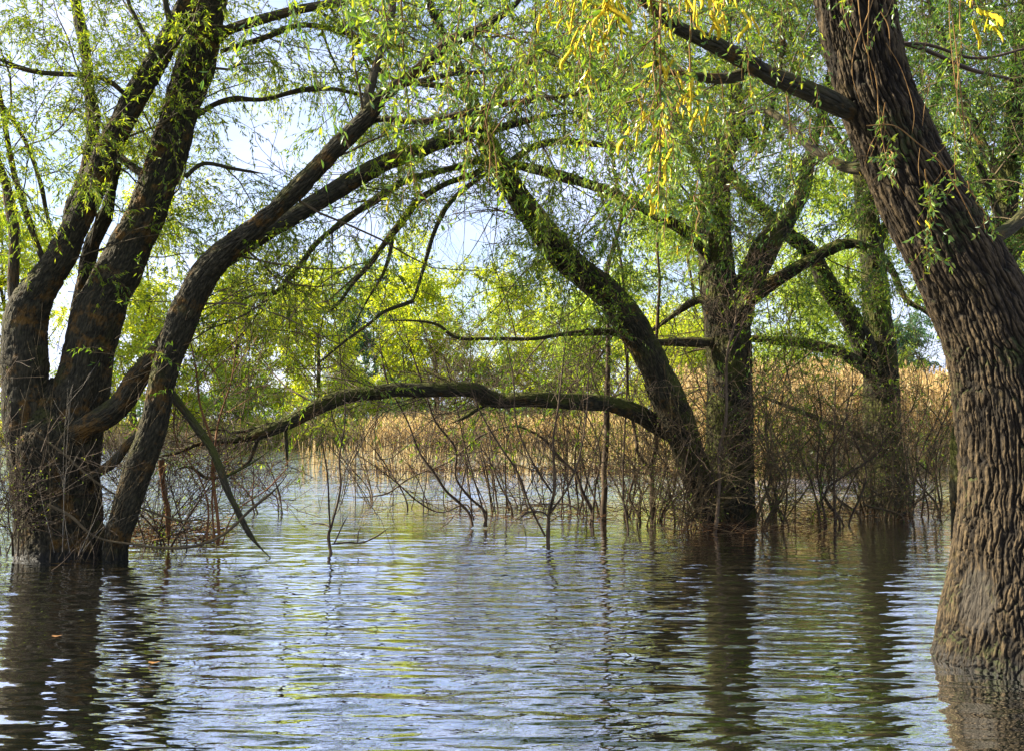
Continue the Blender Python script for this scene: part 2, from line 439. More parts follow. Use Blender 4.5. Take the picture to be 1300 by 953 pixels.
DEBRIS = tint_mat('debris', [(0, (.04, .022, .012)), (.6, (.13, .07, .035)), (1, (.3, .2, .1))])

# ------------------------------------------------------------------ camera, light, sky
sc = bpy.context.scene
cam = bpy.data.cameras.new('camera'); cam.sensor_width = 36; cam.lens = F / 1300 * 36; cam.clip_end = 6000; cam.clip_start = .05
co = bpy.data.objects.new('camera', cam); C.objects.link(co); co.location = (0, 0, CAMZ); co.rotation_euler = (math.pi / 2 + PITCH, 0, 0)
sc.camera = co
TO_SUN = Vector((-.80, .14, .60)).normalized()
el = math.asin(TO_SUN.z); az = math.atan2(TO_SUN.x, TO_SUN.y)
w = bpy.data.worlds.new('World'); sc.world = w; w.use_nodes = True
nt = w.node_tree; nt.nodes.clear()
bg = nt.nodes.new('ShaderNodeBackground'); wo = nt.nodes.new('ShaderNodeOutputWorld')
sky = nt.nodes.new('ShaderNodeTexSky'); sky.sky_type = 'NISHITA'; sky.sun_disc = False
sky.sun_elevation = el; sky.sun_rotation = az; sky.dust_density = 1.0; sky.air_density = 1.0; sky.ozone_density = 1.6
tc = nt.nodes.new('ShaderNodeTexCoord'); cn = nt.nodes.new('ShaderNodeTexNoise'); cn.inputs['Scale'].default_value = 2.6; cn.inputs['Detail'].default_value = 7; cn.inputs['Roughness'].default_value = .6
mpn = nt.nodes.new('ShaderNodeMapping'); mpn.inputs['Scale'].default_value = (1, 1, 2.6)
nt.links.new(tc.outputs['Generated'], mpn.inputs[0]); nt.links.new(mpn.outputs[0], cn.inputs[0])
crr = ramp(nt.nodes, [(.4, (.25, .25, .25)), (.62, (.85, .85, .85))]); nt.links.new(cn.outputs[0], crr.inputs[0])
mxs = nt.nodes.new('ShaderNodeMix'); mxs.data_type = 'RGBA'; mxs.inputs['B'].default_value = (4.5, 4.9, 6.9, 1)
nt.links.new(crr.outputs[0], mxs.inputs['Factor']); nt.links.new(sky.outputs[0], mxs.inputs['A'])
nt.links.new(mxs.outputs['Result'], bg.inputs[0]); bg.inputs[1].default_value = .07
nt.links.new(bg.outputs[0], wo.inputs[0])
sun = bpy.data.lights.new('sun', 'SUN'); sun.energy = 5; sun.angle = math.radians(.55); sun.color = (1, .91, .73)
so = bpy.data.objects.new('sun', sun); C.objects.link(so); so.rotation_euler = TO_SUN.to_track_quat('Z', 'Y').to_euler()
sc.view_settings.view_transform = 'Standard'; sc.view_settings.look = 'None'; sc.view_settings.gamma = 1; sc.view_settings.exposure = 1.9
sc.view_settings.use_curve_mapping = False
cy = sc.cycles
cy.use_denoising = True
cy.max_bounces = 6; cy.diffuse_bounces = 3; cy.glossy_bounces = 3; cy.transmission_bounces = 4; cy.caustics_reflective = False; cy.caustics_refractive = False
cy.sample_clamp_indirect = 6

# ------------------------------------------------------------------ ground and water
def shore(x):
    def ss(a, b, v): t = np.clip((v - a) / (b - a), 0, 1); return t * t * (3 - 2 * t)
    return 66 - 30 * ss(3.5, 9, x) + 3 * np.sin(x * .12) + 40 * ss(120, 400, np.abs(x))


def ground_z(x, y):
    d = y - shore(x)
    z = np.where(d < 0, np.clip(d * .12, -1.3, 0), np.minimum(d * .12, .35) + np.clip((d - 4) * .02, 0, 1.4))
    return z + .06 * vnoise(np.stack([x * .4, y * .4, 0 * x], -1)) * (d > 0)


ys = np.concatenate([np.linspace(-60, 25, 12), np.linspace(28, 110, 130), np.geomspace(115, 3000, 30)])
xs = np.concatenate([-np.geomspace(3000, 62, 16), np.linspace(-60, 60, 150), np.geomspace(62, 3000, 16)])
X, Y = np.meshgrid(xs, ys)
Z = ground_z(X, Y)
def sheet(X, Y, Z):
    r, c = X.shape; i = np.arange(r - 1)[:, None] * c + np.arange(c - 1)[None]
    return np.stack([X, Y, Z], -1).reshape(-1, 3), np.stack([i, i + 1, i + c + 1, i + c], -1).reshape(-1, 4)
v, f = sheet(X, Y, Z)
GROUND = simple_mat('bank_soil', (.1, .085, .035), (.2, .16, .06), 1.2, .95)
meta(mesh_obj('ground', v, f, GROUND), kind='structure')

m, nt, ns, ln = mat('lake_water')
out = ns.new('ShaderNodeOutputMaterial')
wd = ns.new('ShaderNodeBsdfDiffuse'); wd.inputs[0].default_value = (.008, .011, .004, 1)
wg = ns.new('ShaderNodeBsdfGlossy'); wg.inputs['Roughness'].default_value = .02; wg.inputs[0].default_value = (.96, .97, 1, 1)
lw = ns.new('ShaderNodeLayerWeight'); lw.inputs['Blend'].default_value = .5
lr = ramp(ns, [(0, (.06, .06, .06)), (.5, (.4, .4, .4)), (.78, (.96, .96, .96)), (1, (1, 1, 1))]); ln.new(lw.outputs['Facing'], lr.inputs[0])
wm = ns.new('ShaderNodeMixShader'); ln.new(lr.outputs[0], wm.inputs[0]); ln.new(wd.outputs[0], wm.inputs[1]); ln.new(wg.outputs[0], wm.inputs[2])
ge = ns.new('ShaderNodeNewGeometry')
def wav(scale, sx, sy, rot, det, rough, k):
    mp = ns.new('ShaderNodeMapping'); mp.inputs['Scale'].default_value = (sx, sy, 1); mp.inputs['Rotation'].default_value = (0, 0, rot); mp.inputs['Location'].default_value = (k, k * 2.3, 0)
    ln.new(ge.outputs['Position'], mp.inputs[0])
    n = ns.new('ShaderNodeTexNoise'); n.inputs['Scale'].default_value = scale; n.inputs['Detail'].default_value = det; n.inputs['Roughness'].default_value = rough
    ln.new(mp.outputs[0], n.inputs[0]); return n.outputs[0]
h = None
for (sc_, sx, sy, rot, det, ro, amp, k) in [(4.2, .3, 1.0, -.08, 1, .5, .008, 4), (12, .35, 1.0, .1, 2, .5, .004, 9), (30, .6, 1, -.2, 0, .5, .0005, 12)]:
    mm = ns.new('ShaderNodeMath'); mm.operation = 'MULTIPLY_ADD'; mm.inputs[1].default_value = amp; ln.new(wav(sc_, sx, sy, rot, det, ro, k), mm.inputs[0])
    if h is None: mm.inputs[2].default_value = 0
    else: ln.new(h, mm.inputs[2])
    h = mm.outputs[0]
# calmer and livelier patches of wind
pn = wav(.25, .6, 1, 0, 2, .5, 20)
mr = ns.new('ShaderNodeMapRange'); mr.inputs['From Min'].default_value = .35; mr.inputs['From Max'].default_value = .65; mr.inputs['To Min'].default_value = .6; mr.inputs['To Max'].default_value = 1.15
ln.new(pn, mr.inputs[0])
# the open lake beyond the trees is rougher than the sheltered water under them
sy = ns.new('ShaderNodeSeparateXYZ'); ln.new(ge.outputs['Position'], sy.inputs[0])
mo = ns.new('ShaderNodeMapRange'); mo.inputs['From Min'].default_value = 14; mo.inputs['From Max'].default_value = 26; mo.inputs['To Min'].default_value = 1.; mo.inputs['To Max'].default_value = 7
ln.new(sy.outputs['Y'], mo.inputs[0]); mq = ns.new('ShaderNodeMath'); mq.operation = 'MULTIPLY'; ln.new(h, mq.inputs[0]); ln.new(mo.outputs[0], mq.inputs[1]); h = mq.outputs[0]
bp = ns.new('ShaderNodeBump'); bp.inputs['Distance'].default_value = 1; ln.new(mr.outputs[0], bp.inputs['Strength']); ln.new(h, bp.inputs['Height'])
ln.new(bp.outputs[0], wd.inputs['Normal']); ln.new(bp.outputs[0], wg.inputs['Normal']); ln.new(bp.outputs[0], lw.inputs['Normal']); ln.new(wm.outputs[0], out.inputs[0])
WATER = m
WSLOPE = .0105
# real ripples: a sum of short-crested wave trains running towards the bank the camera stands on
yy = [3.]
while yy[-1] < 62: yy.append(yy[-1] + min(max(yy[-1] * .0018, .014), .08))
yy = np.array(yy); nin = len(yy)
yy = np.concatenate([[-40, -20, -8, 0, 2], yy, [64, 70, 80, 95, 130]])
uu = np.concatenate([-np.geomspace(9, .62, 12)[:-1], np.linspace(-.6, .6, 480), np.geomspace(.62, 9, 12)[1:]])
U, Yw = np.meshgrid(uu, yy); Xw = (np.maximum(Yw, 3) + 2) * U
Zw = np.zeros_like(Xw); sp_ = np.clip(Yw * .0018, .014, .08)
wr = np.random.default_rng(3)
calm = .8 + .75 * vnoise(np.stack([Xw * .18, Yw * .3, 0 * Xw], -1), 31)
for i in range(64):
    lam = .085 * (.95 / .085) ** ((i + wr.uniform()) / 64); th = wr.normal() * .22 + .06
    k_ = 2 * math.pi / lam; sl = WSLOPE * (1.3 if .1 < lam < .35 else .75)
    fade = np.clip((lam / sp_ - 3) / 3, 0, 1)
    Zw += fade * sl / k_ * np.sin(k_ * (Xw * math.sin(th) + Yw * math.cos(th)) + wr.uniform(0, 6.28) + .8 * vnoise(np.stack([Xw * .35 + i, Yw * .35, 0 * Xw], -1), 40))
Zw *= calm * (np.abs(U) < .6) * (Yw > 3.05) * np.clip((62 - Yw) / 6, 0, 1)
v, f = sheet(Xw, Yw, Zw)
meta(mesh_obj('lake_water', v, f, WATER), kind='structure')



# ------------------------------------------------------------------ traced limbs
def trace(ctrl, d0, d1=None, wob=.0, step=.06):
    """ctrl rows (px, py, diameter px[, depth]); -> path x y z r"""
    c = []
    n = len(ctrl)
    for i, q in enumerate(ctrl):
        d = q[3] if len(q) > 3 else d0 + ((d1 if d1 is not None else d0) - d0) * i / max(1, n - 1)
        if wob and 0 < i < n - 1: d += wob * math.sin(i * 2.4 + q[0] * .05)
        p = P(q[0], q[1], d); c.append([*p, q[2] / 2 * d / F])
    out = catmull(c, step)
    out[:, 3] = np.maximum(out[:, 3], .002)
    return out


def limb(tree, ctrl, d0, d1=None, wob=.0, m=None, sides=None, bark=None, name='limb', step=None, store=None):
    rmax = max(q[2] for q in ctrl) / 2 * d0 / F
    if step is None: step = .03 if rmax > .08 else .05
    path = trace(ctrl, d0, d1, wob, step)
    if rmax > .012 and name in ('limb', 'stem') and len(path) > 8:
        s_ = np.concatenate([[0], np.cumsum(np.linalg.norm(np.diff(path[:, :3], axis=0), axis=1))])
        o_ = rng.uniform(0, 99); am = np.minimum(path[:, 3], .045)[:, None] * np.clip(s_ / .4, 0, 1)[:, None]
        q_ = np.stack([s_ * 1.6 + o_, 0 * s_, 0 * s_], -1)
        path[:, :3] += am * .45 * np.stack([fbm(q_ + [0, 3 * a_, 0], 3) for a_ in range(3)], -1)
        path[:, 3] *= 1 + np.where(path[:, 3] < .09, .16, .06) * vnoise(q_ * 2.3 + 5) + .28 * np.clip(vnoise(q_ * 3.1 + 15) - .55, 0, 1) * (path[:, 3] < .09)
    if ctrl[-1][2] < 8: path[:, 3] *= np.clip((np.arange(len(path))[::-1]) / max(4, .12 * len(path)), .3, 1)
    if sides is None: sides = 96 if rmax > .3 else 60 if rmax > .12 else 24 if rmax > .05 else 10
    if bark is None: bark = min(.022, rmax * .11) if rmax > .08 else 0
    v, f, a = big_tube(path, sides, bark, .09, seed=rng.uniform(0, 9))
    f = f[:-sides] if True else f
    o = mesh_obj(name, v, f, m, tree, True, a)
    if store is not None: store.append(path)
    return path


def crown(tree, paths, n1, L1, n2, L2, n3, L3, nl, leafL, leafmat, twigmat=TWIG, W=.22, droop=.35, g1=-.03, g2=.03, g3=.12, t0=.25, six=False,
          keep=None, w1=None, M1=8, r1=.03, bias=(0, 0, 0), leafname='crown', ang1=(25, 75), thin3=.0026, tubes3=True, tw=1.):
    pp, pr = resample(paths)
    a1, b1 = grow(pp, pr, n1, t0, 1, L1, ang1, M1, .55, r1, .3, g1, .16, bias, w1)
    a2, b2 = grow(a1, b1, n2, .15, 1, L2, (25, 70), 6, .6, r1 * .42, .35, g2, .18)
    a3, b3 = grow(a2, b2, n3, .1, 1, L3, (20, 65), 5, .6, thin3 * 1.6, .5, g3, .16)
    if keep is not None:
        x, y, d = pix(a3.mean(1)); kv = keep(x, y, d); k = rng.uniform(size=len(x)) < .3 + .7 * kv; lk = rng.uniform(size=len(x)) < kv; a3l = a3[lk]; nl = int(nl * lk.mean()); a3 = a3[k]; b3 = b3[k]
        x, y, d = pix(a2.mean(1)); k = rng.uniform(size=len(x)) < .5 + .5 * keep(x, y, d); a2 = a2[k]; b2 = b2[k]
    else: a3l = a3
    bag = Bag()
    for a, b_, s in ((a1, np.maximum(b1, .0045 * tw), 6), (a2, np.maximum(b2, .0032 * tw), 4)) + (((a3, np.maximum(b3, thin3 * .6), 3),) if tubes3 else ()):
        v, f, at = tubes(a, b_, s); bag.add(v, f, at)
    bag.build('twig', twigmat, tree, kind='stuff')
    lb = Bag(); leaves(lb, a3l, nl, leafL, W, .05, droop, six)
    lb.build(leafname, leafmat, tree, smooth=False, kind='stuff')
    return a1, a2, a3


def gap(*gs):
    def k(x, y, d):
        r = np.ones_like(x)
        for gx, gy, rx, ry, amt in gs:
            r = r * (1 - amt * np.exp(-(((x - gx) / rx) ** 2 + ((y - gy) / ry) ** 2) ** 1.5))
        return r
    return k


GAPS = [(590, 295, 62, 85, 1.), (860, 470, 60, 30, .6), (1170, 430, 45, 60, .85), (700, 250, 60, 40, .4), (230, 330, 40, 60, .3), (1000, 310, 30, 60, .5),
        (600, 470, 330, 90, .55), (250, 480, 200, 90, .4), (650, 620, 500, 60, .85)]

# ================================================================== LEFT WILLOW
D = 13.
lt = thing('willow_tree', 'many-stemmed willow at the far left, its stems fanning out from one stump in the water', 'tree', P(80, 700, D) * [1, 1, 0])
S = []
kw = dict(m=BARK_LEFT)
limb(lt, [(78, 760, 122), (80, 700, 108), (76, 660, 96), (72, 610, 90), (68, 560, 92), (66, 535, 70), (68, 505, 44), (72, 480, 12)], D, **kw, name='trunk', sides=150, bark=.028, step=.022)
limb(lt, [(52, 720, 58), (42, 600, 56), (36, 540, 56), (31, 470, 54), (33, 405, 50), (51, 365, 42), (81, 318, 35), (118, 238, 32), (152, 162, 31), (190, 92, 29), (217, 44, 26), (240, 0, 22), (262, -50, 18), (282, -130, 12), (290, -200, 6)], D, D - .5, **kw, store=S)
limb(lt, [(98, 700, 62), (94, 620, 62), (96, 540, 66), (112, 455, 62), (131, 385, 59), (156, 334, 54), (186, 271, 49), (210, 203, 45), (236, 122, 46), (257, 55, 45), (268, 0, 39), (282, -60, 36), (290, -130, 26), (310, -220, 12), (315, -300, 5)], D, D + .4, **kw, store=S, sides=110)
# leaning prop stem and the big limb that arches to the right
limb(lt, [(140, 745, 30), (149, 688, 31), (173, 605, 35), (190, 555, 34), (203, 500, 31), (217, 450, 33), (236, 395, 36), (258, 352, 34), (280, 325, 32), (305, 304, 28), (340, 274, 21), (380, 236, 24), (420, 195, 23), (462, 154, 22), (490, 122, 18), (520, 98, 17), (548, 76, 18), (580, 50, 17), (613, 34, 14), (660, 0, 10), (700, -60, 6)], D - .4, D - 2.2, **kw, store=S, sides=72)
limb(lt, [(82, 575, 20), (95, 552, 28), (146, 517, 30), (178, 476, 28), (208, 440, 27), (226, 408, 27), (240, 382, 26)], D - .1, D - .6, **kw)
limb(lt, [(250, 352, 16), (300, 322, 20), (345, 292, 21), (390, 264, 22), (430, 240, 23), (481, 211, 22), (531, 193, 19), (572, 177, 16), (620, 165, 11), (680, 150, 7), (740, 142, 4)], D - .6, D + .6, **kw, store=S)
limb(lt, [(108, 607, 14), (122, 601, 13), (146, 584, 12), (166, 562, 12), (188, 545, 14)], D - .15, D - .4, **kw)
limb(lt, [(462, 156, 13), (468, 118, 12), (478, 80, 11), (492, 38, 11), (498, 0, 10), (500, -60, 6)], D - 1.4, D - 1., **kw, store=S)
limb(lt, [(460, 156, 11), (485, 151, 9), (531, 154, 8), (582, 146, 8), (633, 134, 8), (700, 125, 7), (755, 115, 6), (820, 100, 4)], D - 1.4, D - 2., **kw, store=S)
limb(lt, [(490, 112, 7), (530, 104, 7), (575, 95, 6), (640, 88, 5), (720, 60, 4)], D - 1.4, D - .4, **kw, store=S)
limb(lt, [(78, 330, 16), (88, 275, 17), (104, 232, 17), (113, 195, 17), (118, 152, 16), (112, 95, 15), (105, 51, 14), (98, 0, 13), (96, -80, 9), (80, -160, 5)], D + .3, D + .9, **kw, store=S)
limb(lt, [(98, 420, 24), (103, 392, 22), (109, 355, 20), (116, 312, 19), (134, 272, 16), (143, 235, 13), (148, 208, 10)], D + .25, D + .3, **kw, store=S)
limb(lt, [(182, 222, 12), (165, 210, 11), (152, 198, 9), (140, 180, 6), (126, 150, 4)], D + .1, D + .4, **kw, store=S)
limb(lt, [(24, 420, 15), (18, 368, 13), (18, 320, 12), (16, 280, 13), (9, 240, 11), (-2, 208, 10), (-20, 160, 8), (-60, 90, 5)], D - .1, D - .6, **kw, store=S)
limb(lt, [(60, 345, 9), (40, 290, 8), (18, 225, 7), (6, 160, 6), (-10, 60, 4)], D - .1, D - .8, **kw, store=S)
limb(lt, [(272, 52, 14), (288, 40, 12), (318, 30, 12), (355, 19, 11), (406, 7, 10), (440, 0, 9), (500, -14, 7), (570, -20, 4)], D + .2, D - .6, **kw, store=S)
limb(lt, [(240, 152, 9), (252, 146, 8), (271, 135, 7), (298, 127, 7), (338, 127, 6), (379, 116, 6), (420, 113, 6), (462, 120, 4), (510, 118, 3)], D + .2, D + .9, **kw, store=S)
limb(lt, [(168, 130, 7), (156, 118, 7), (135, 103, 7), (101, 96, 6), (44, 91, 6), (0, 76, 5), (-50, 50, 3)], D - .2, D - .9, **kw, store=S)
limb(lt, [(280, 66, 6), (330, 50, 7), (380, 33, 8), (430, 38, 8), (475, 55, 7), (520, 66, 5)], D + .7, D + 1.5, **kw, store=S)
limb(lt, [(196, 82, 6), (186, 50, 5), (170, 20, 5), (160, -10, 4), (150, -80, 3)], D - .3, D - .2, **kw, store=S)
limb(lt, [(218, 40, 8), (212, 10, 7), (200, -40, 5), (190, -100, 3)], D - .5, D - 1, **kw, store=S)
limb(lt, [(235, 225, 6), (260, 208, 5), (300, 215, 4), (340, 222, 3)], D + .1, D + .3, **kw, store=S)
limb(lt, [(66, 300, 6), (52, 240, 6), (36, 190, 5), (14, 150, 5), (-14, 110, 3)], D - .1, D - .4, **kw, store=S)
wts = np.array([np.linalg.norm(np.diff(p[:, :3], axis=0), axis=1).sum() for p in S])
crown(lt, S, 120, (1.2, 2.8), 1000, (.5, 1.3), 9000, (.25, .6), 150000, (.05, .085), LEAF_LEFT, keep=gap(*GAPS, (90, 620, 190, 130, .95), (420, 440, 150, 90, .6)), g1=-.01, g2=.05, g3=.2, t0=.32, r1=.024, bias=(0, .4, 0))

# slender shoots rising in front of its stump
def shoots(tree, base, n, L, depth, m, spreadx=.5, lean=(0, 0), name='shoot', r=.0042, up=.9, side_n=3):
    bx, by = base
    p0 = P(bx, by, depth)
    for _ in range(n):
        p = p0 + np.array([rng.normal() * spreadx, rng.normal() * .15, -.1])
        d = norm(np.array([rng.normal() * .32 + lean[0], rng.normal() * .25 + lean[1], up]))
        l = rng.uniform(*L); M = 9; pts = [p]
        for i in range(M - 1):
            d = norm(d + rng.normal(size=3) * .07 + np.array([0, 0, .03])); p = p + d * l / (M - 1); pts.append(p)
        pts = np.array(pts)[None]; rad = (r * rng.uniform(.6, 1.2) * np.linspace(1, .25, M))[None]
        bag = Bag(); v, f, at = tubes(pts, rad, 5); bag.add(v, f, at)
        a, b_ = grow(pts, rad, side_n * 3, .3, 1, (.2, .6), (25, 50), 5, .6, r * .5, .4, -.02, .1)
        v, f, at = tubes(a, np.maximum(b_, .0012), 3); bag.add(v, f, at)
        bag.build(name, m, tree)

shoots(lt, (75, 700), 16, (1.2, 3.0), D - .75, TWIG, .38, lean=(.0, 0))
shoots(lt, (70, 690), 7, (1.0, 2.4), D - .85, TWIG_PALE, .3, lean=(.12, 0))
shoots(lt, (10, 700), 6, (1.0, 2.0), D - .3, TWIG, .4, lean=(-.2, 0))
shoots(lt, (170, 695), 6, (.6, 1.4), D - .3, TWIG, .4, lean=(.5, 0))
limb(lt, [(60, 640, 4), (90, 655, 4), (120, 680, 3), (165, 690, 3), (230, 695, 4), (280, 680, 4), (320, 645, 4), (350, 620, 3), (372, 592, 2)], D - .8, D - .6, m=TWIG, name='low_branch', sides=6)
limb(lt, [(45, 550, 3), (80, 575, 3), (120, 610, 3), (170, 640, 2.5), (230, 660, 3), (270, 655, 3)], D - .9, D - .3, m=TWIG, name='low_branch', sides=6)

# ================================================================== MIDDLE WILLOW
D = 16.5
mt = thing('willow_tree', 'forked willow with one stem leaning left and a mossy limb arching low over the water', 'tree', P(925, 665, D) * [1, 1, 0])
S = []; kw = dict(m=BARK_MID)
limb(mt, [(928, 720, 76), (927, 665, 66), (926, 600, 60), (926, 520, 58), (926, 450, 57), (922, 410, 56), (913, 370, 48), (908, 310, 42), (906, 262, 40), (912, 215, 34), (928, 180, 24), (936, 150, 20), (930, 100, 16), (922, 40, 13), (930, -40, 8), (935, -120, 5)], D, D + .5, **kw, name='trunk', sides=110, bark=.022, store=S)
limb(mt, [(930, 440, 36), (940, 392, 36), (957, 345, 34), (978, 305, 32), (1000, 276, 24), (1020, 240, 18), (1030, 190, 14), (1050, 120, 10), (1060, 30, 7), (1060, -60, 4)], D, D + 1.5, **kw, store=S)
limb(mt, [(935, 405, 16), (958, 376, 19), (995, 350, 17), (1029, 330, 15), (1070, 311, 13), (1110, 318, 8), (1135, 345, 5), (1150, 380, 3)], D - .1, D - 1.2, **kw, store=S)
limb(mt, [(912, 690, 34), (898, 640, 36), (884, 600, 38), (868, 555, 40), (850, 510, 42), (829, 462, 40), (802, 412, 40), (768, 371, 38), (728, 337, 36), (697, 304, 34), (667, 264, 31), (640, 225, 27), (622, 190, 26), (606, 150, 20), (590, 100, 15), (560, 40, 11), (530, -30, 7), (510, -100, 4)], D - .2, D - 2.8, **kw, store=S, sides=84)
limb(mt, [(872, 566, 20), (852, 549, 24), (829, 537, 23), (796, 519, 22), (767, 512, 20), (735, 509, 20), (700, 508, 20), (667, 507, 20), (640, 509, 21), (620, 505, 22), (605, 497, 19), (580, 494, 18), (532, 495, 18), (500, 495, 18), (471, 500, 18), (440, 503, 19), (415, 512, 20), (389, 524, 19), (355, 541, 15), (330, 550, 13), (305, 558, 10), (254, 562, 7), (228, 573, 6), (203, 580, 5), (180, 600, 3)], D - .4, D - 3.2, wob=.15, **kw, store=S, sides=48, bark=.012)
limb(mt, [(395, 520, 6), (370, 531, 7), (340, 540, 6), (300, 548, 5), (265, 545, 4), (225, 562, 3)], D - 2.2, D - 2.5, **kw, store=S)
limb(mt, [(329, 552, 7), (322, 570, 6), (313, 588, 5), (291, 601, 5), (262, 606, 4), (240, 592, 3), (212, 600, 2)], D - 2.5, D - 2.9, **kw, store=S)
limb(mt, [(626, 506, 9), (608, 516, 7), (592, 528, 5), (570, 538, 3)], D - 1.2, D - 1.6, **kw)
limb(mt, [(362, 545, 5), (364, 570, 5), (366, 598, 4)], D - 2.5, D - 2.5, **kw)
limb(mt, [(905, 330, 14), (870, 294, 15), (829, 271, 14), (785, 250, 13), (735, 230, 13), (687, 217, 12), (653, 210, 11), (610, 205, 8), (560, 215, 6)], D + .1, D - 1.5, **kw, store=S)
limb(mt, [(912, 434, 12), (860, 434, 11), (836, 434, 9), (800, 427, 9), (762, 421, 9), (720, 424, 6), (680, 430, 5), (640, 430, 5), (582, 429, 4), (555, 412, 4), (515, 407, 3), (470, 410, 2)], D, D - 1.6, **kw, store=S)
limb(mt, [(905, 385, 10), (886, 381, 9), (866, 392, 8), (840, 412, 6), (815, 428, 5), (790, 450, 3)], D + .1, D + .8, **kw, store=S)
limb(mt, [(604, 205, 8), (592, 210, 9), (559, 217, 9), (515, 230, 10), (481, 252, 10), (450, 272, 9), (425, 290, 8), (399, 312, 7), (372, 347, 7), (350, 371, 6), (320, 376, 4), (290, 395, 3)], D - 2.5, D - 3.2, **kw, store=S)
limb(mt, [(612, 215, 8), (597, 224, 8), (565, 234, 8), (532, 254, 9), (508, 286, 9), (491, 306, 8), (474, 330, 7), (450, 358, 5), (430, 385, 4), (400, 410, 2)], D - 2.5, D - 3., **kw, store=S)
limb(mt, [(618, 220, 6), (607, 227, 6), (578, 250, 6), (562, 271, 6), (548, 305, 6), (537, 344, 5), (525, 380, 4), (520, 395, 3)], D - 2.5, D - 2.7, **kw, store=S)
limb(mt, [(500, 290, 5), (495, 320, 5), (485, 350, 4), (470, 375, 3), (445, 420, 2)], D - 2.9, D - 3., **kw, store=S)
limb(mt, [(525, 382, 5), (490, 395, 5), (470, 410, 4), (430, 440, 3), (395, 470, 2)], D - 2.8, D - 3.1, **kw, store=S)
limb(mt, [(910, 250, 14), (880, 200, 13), (860, 150, 11), (845, 90, 9), (830, 30, 7), (800, -60, 4)], D + .2, D + 1, **kw, store=S)
limb(mt, [(928, 175, 12), (948, 165, 14), (965, 190, 9), (978, 140, 8), (990, 80, 6), (1000, 10, 4)], D + .3, D + 1, **kw, store=S)
limb(mt, [(640, 215, 10), (680, 185, 9), (730, 180, 8), (790, 188, 8), (850, 186, 6), (900, 170, 4)], D - 2.4, D - 1.2, **kw, store=S)
limb(mt, [(608, 160, 10), (640, 110, 9), (680, 70, 8), (740, 50, 7), (800, 20, 6), (840, -40, 4)], D - 2.5, D - 2., **kw, store=S)
limb(mt, [(598, 130, 9), (560, 110, 8), (500, 100, 6), (455, 60, 5), (420, 10, 4), (400, -60, 3)], D - 2.6, D - 2.2, **kw, store=S)
crown(mt, S, 150, (1.0, 2.6), 1500, (.5, 1.3), 10000, (.25, .6), 130000, (.055, .095), LEAF_MID, keep=gap(*GAPS, (400, 420, 190, 110, .85), (430, 330, 120, 60, .5), (110, 620, 200, 150, .98)), g1=-.01, g2=.04, g3=.16, t0=.3, r1=.022, bias=(0, .3, 0))

pp_, pr_ = resample([S[i] for i in (0, 3, 4, 5, 9, 10, 11)])
a1, b1 = grow(pp_, pr_, 150, .15, 1, (.8, 2.4), (30, 80), 9, .5, .012, .3, .03, .2, bias=(0, 0, -.15))
a2, b2 = grow(a1, b1, 1300, .1, 1, (.3, 1.1), (25, 70), 6, .6, .006, .4, .02, .18)
bag = Bag()
for a, b_, k_ in ((a1, np.maximum(b1, .006), 5), (a2, np.maximum(b2, .004), 3)):
    v, f, at = tubes(a, b_, k_); bag.add(v, f, at)
bag.build('twig', TWIG_DARK, mt, kind='stuff')

# ================================================================== RIGHT BACK WILLOW
D = 19.
rt = thing('willow_tree', 'willow standing behind the thicket before the reeds, its side limb rising to the left', 'tree', P(1122, 652, D) * [1, 1, 0])
S = []
limb(rt, [(1126, 700, 74), (1124, 652, 68), (1122, 600, 58), (1120, 540, 46), (1119, 500, 43), (1118, 450, 40), (1113, 400, 35), (1110, 350, 32), (1104, 300, 30), (1098, 250, 26), (1092, 190, 22), (1080, 120, 18), (1070, 40, 13), (1050, -60, 7)], D, D + .5, **kw, name='trunk', sides=90, bark=.022, store=S)
limb(rt, [(1112, 480, 18), (1097, 440, 27), (1079, 402, 27), (1054, 366, 24), (1029, 322, 21), (1000, 299, 18), (972, 270, 15), (945, 245, 12), (920, 200, 10), (900, 130, 8), (870, 60, 6), (850, -30, 4)], D, D - 1.2, **kw, store=S)
limb(rt, [(1115, 500, 14), (1100, 470, 15), (1070, 449, 15), (1029, 438, 13), (989, 433, 12), (951, 430, 10), (900, 440, 6), (860, 452, 4)], D - .1, D - .8, **kw, store=S)
limb(rt, [(1108, 335, 12), (1127, 338, 9), (1140, 360, 8), (1151, 380, 7), (1175, 396, 5), (1200, 420, 3)], D, D - .5, **kw, store=S)
limb(rt, [(1106, 320, 16), (1130, 280, 14), (1160, 230, 12), (1180, 160, 10), (1200, 80, 8), (1230, -20, 5)], D + .2, D + .8, **kw, store=S)
limb(rt, [(1096, 230, 12), (1060, 170, 10), (1020, 110, 8), (990, 40, 6), (970, -40, 4)], D + .3, D + 1.2, **kw, store=S)
limb(rt, [(1112, 560, 10), (1060, 540, 8), (1010, 520, 6), (960, 500, 4)], D - .3, D - 1, **kw, store=S)
crown(rt, S, 110, (1.2, 3.0), 900, (.6, 1.5), 5500, (.3, .7), 75000, (.06, .1), LEAF_MID, keep=gap(*GAPS), g1=-.01, g2=.04, g3=.16, t0=.25, r1=.022)

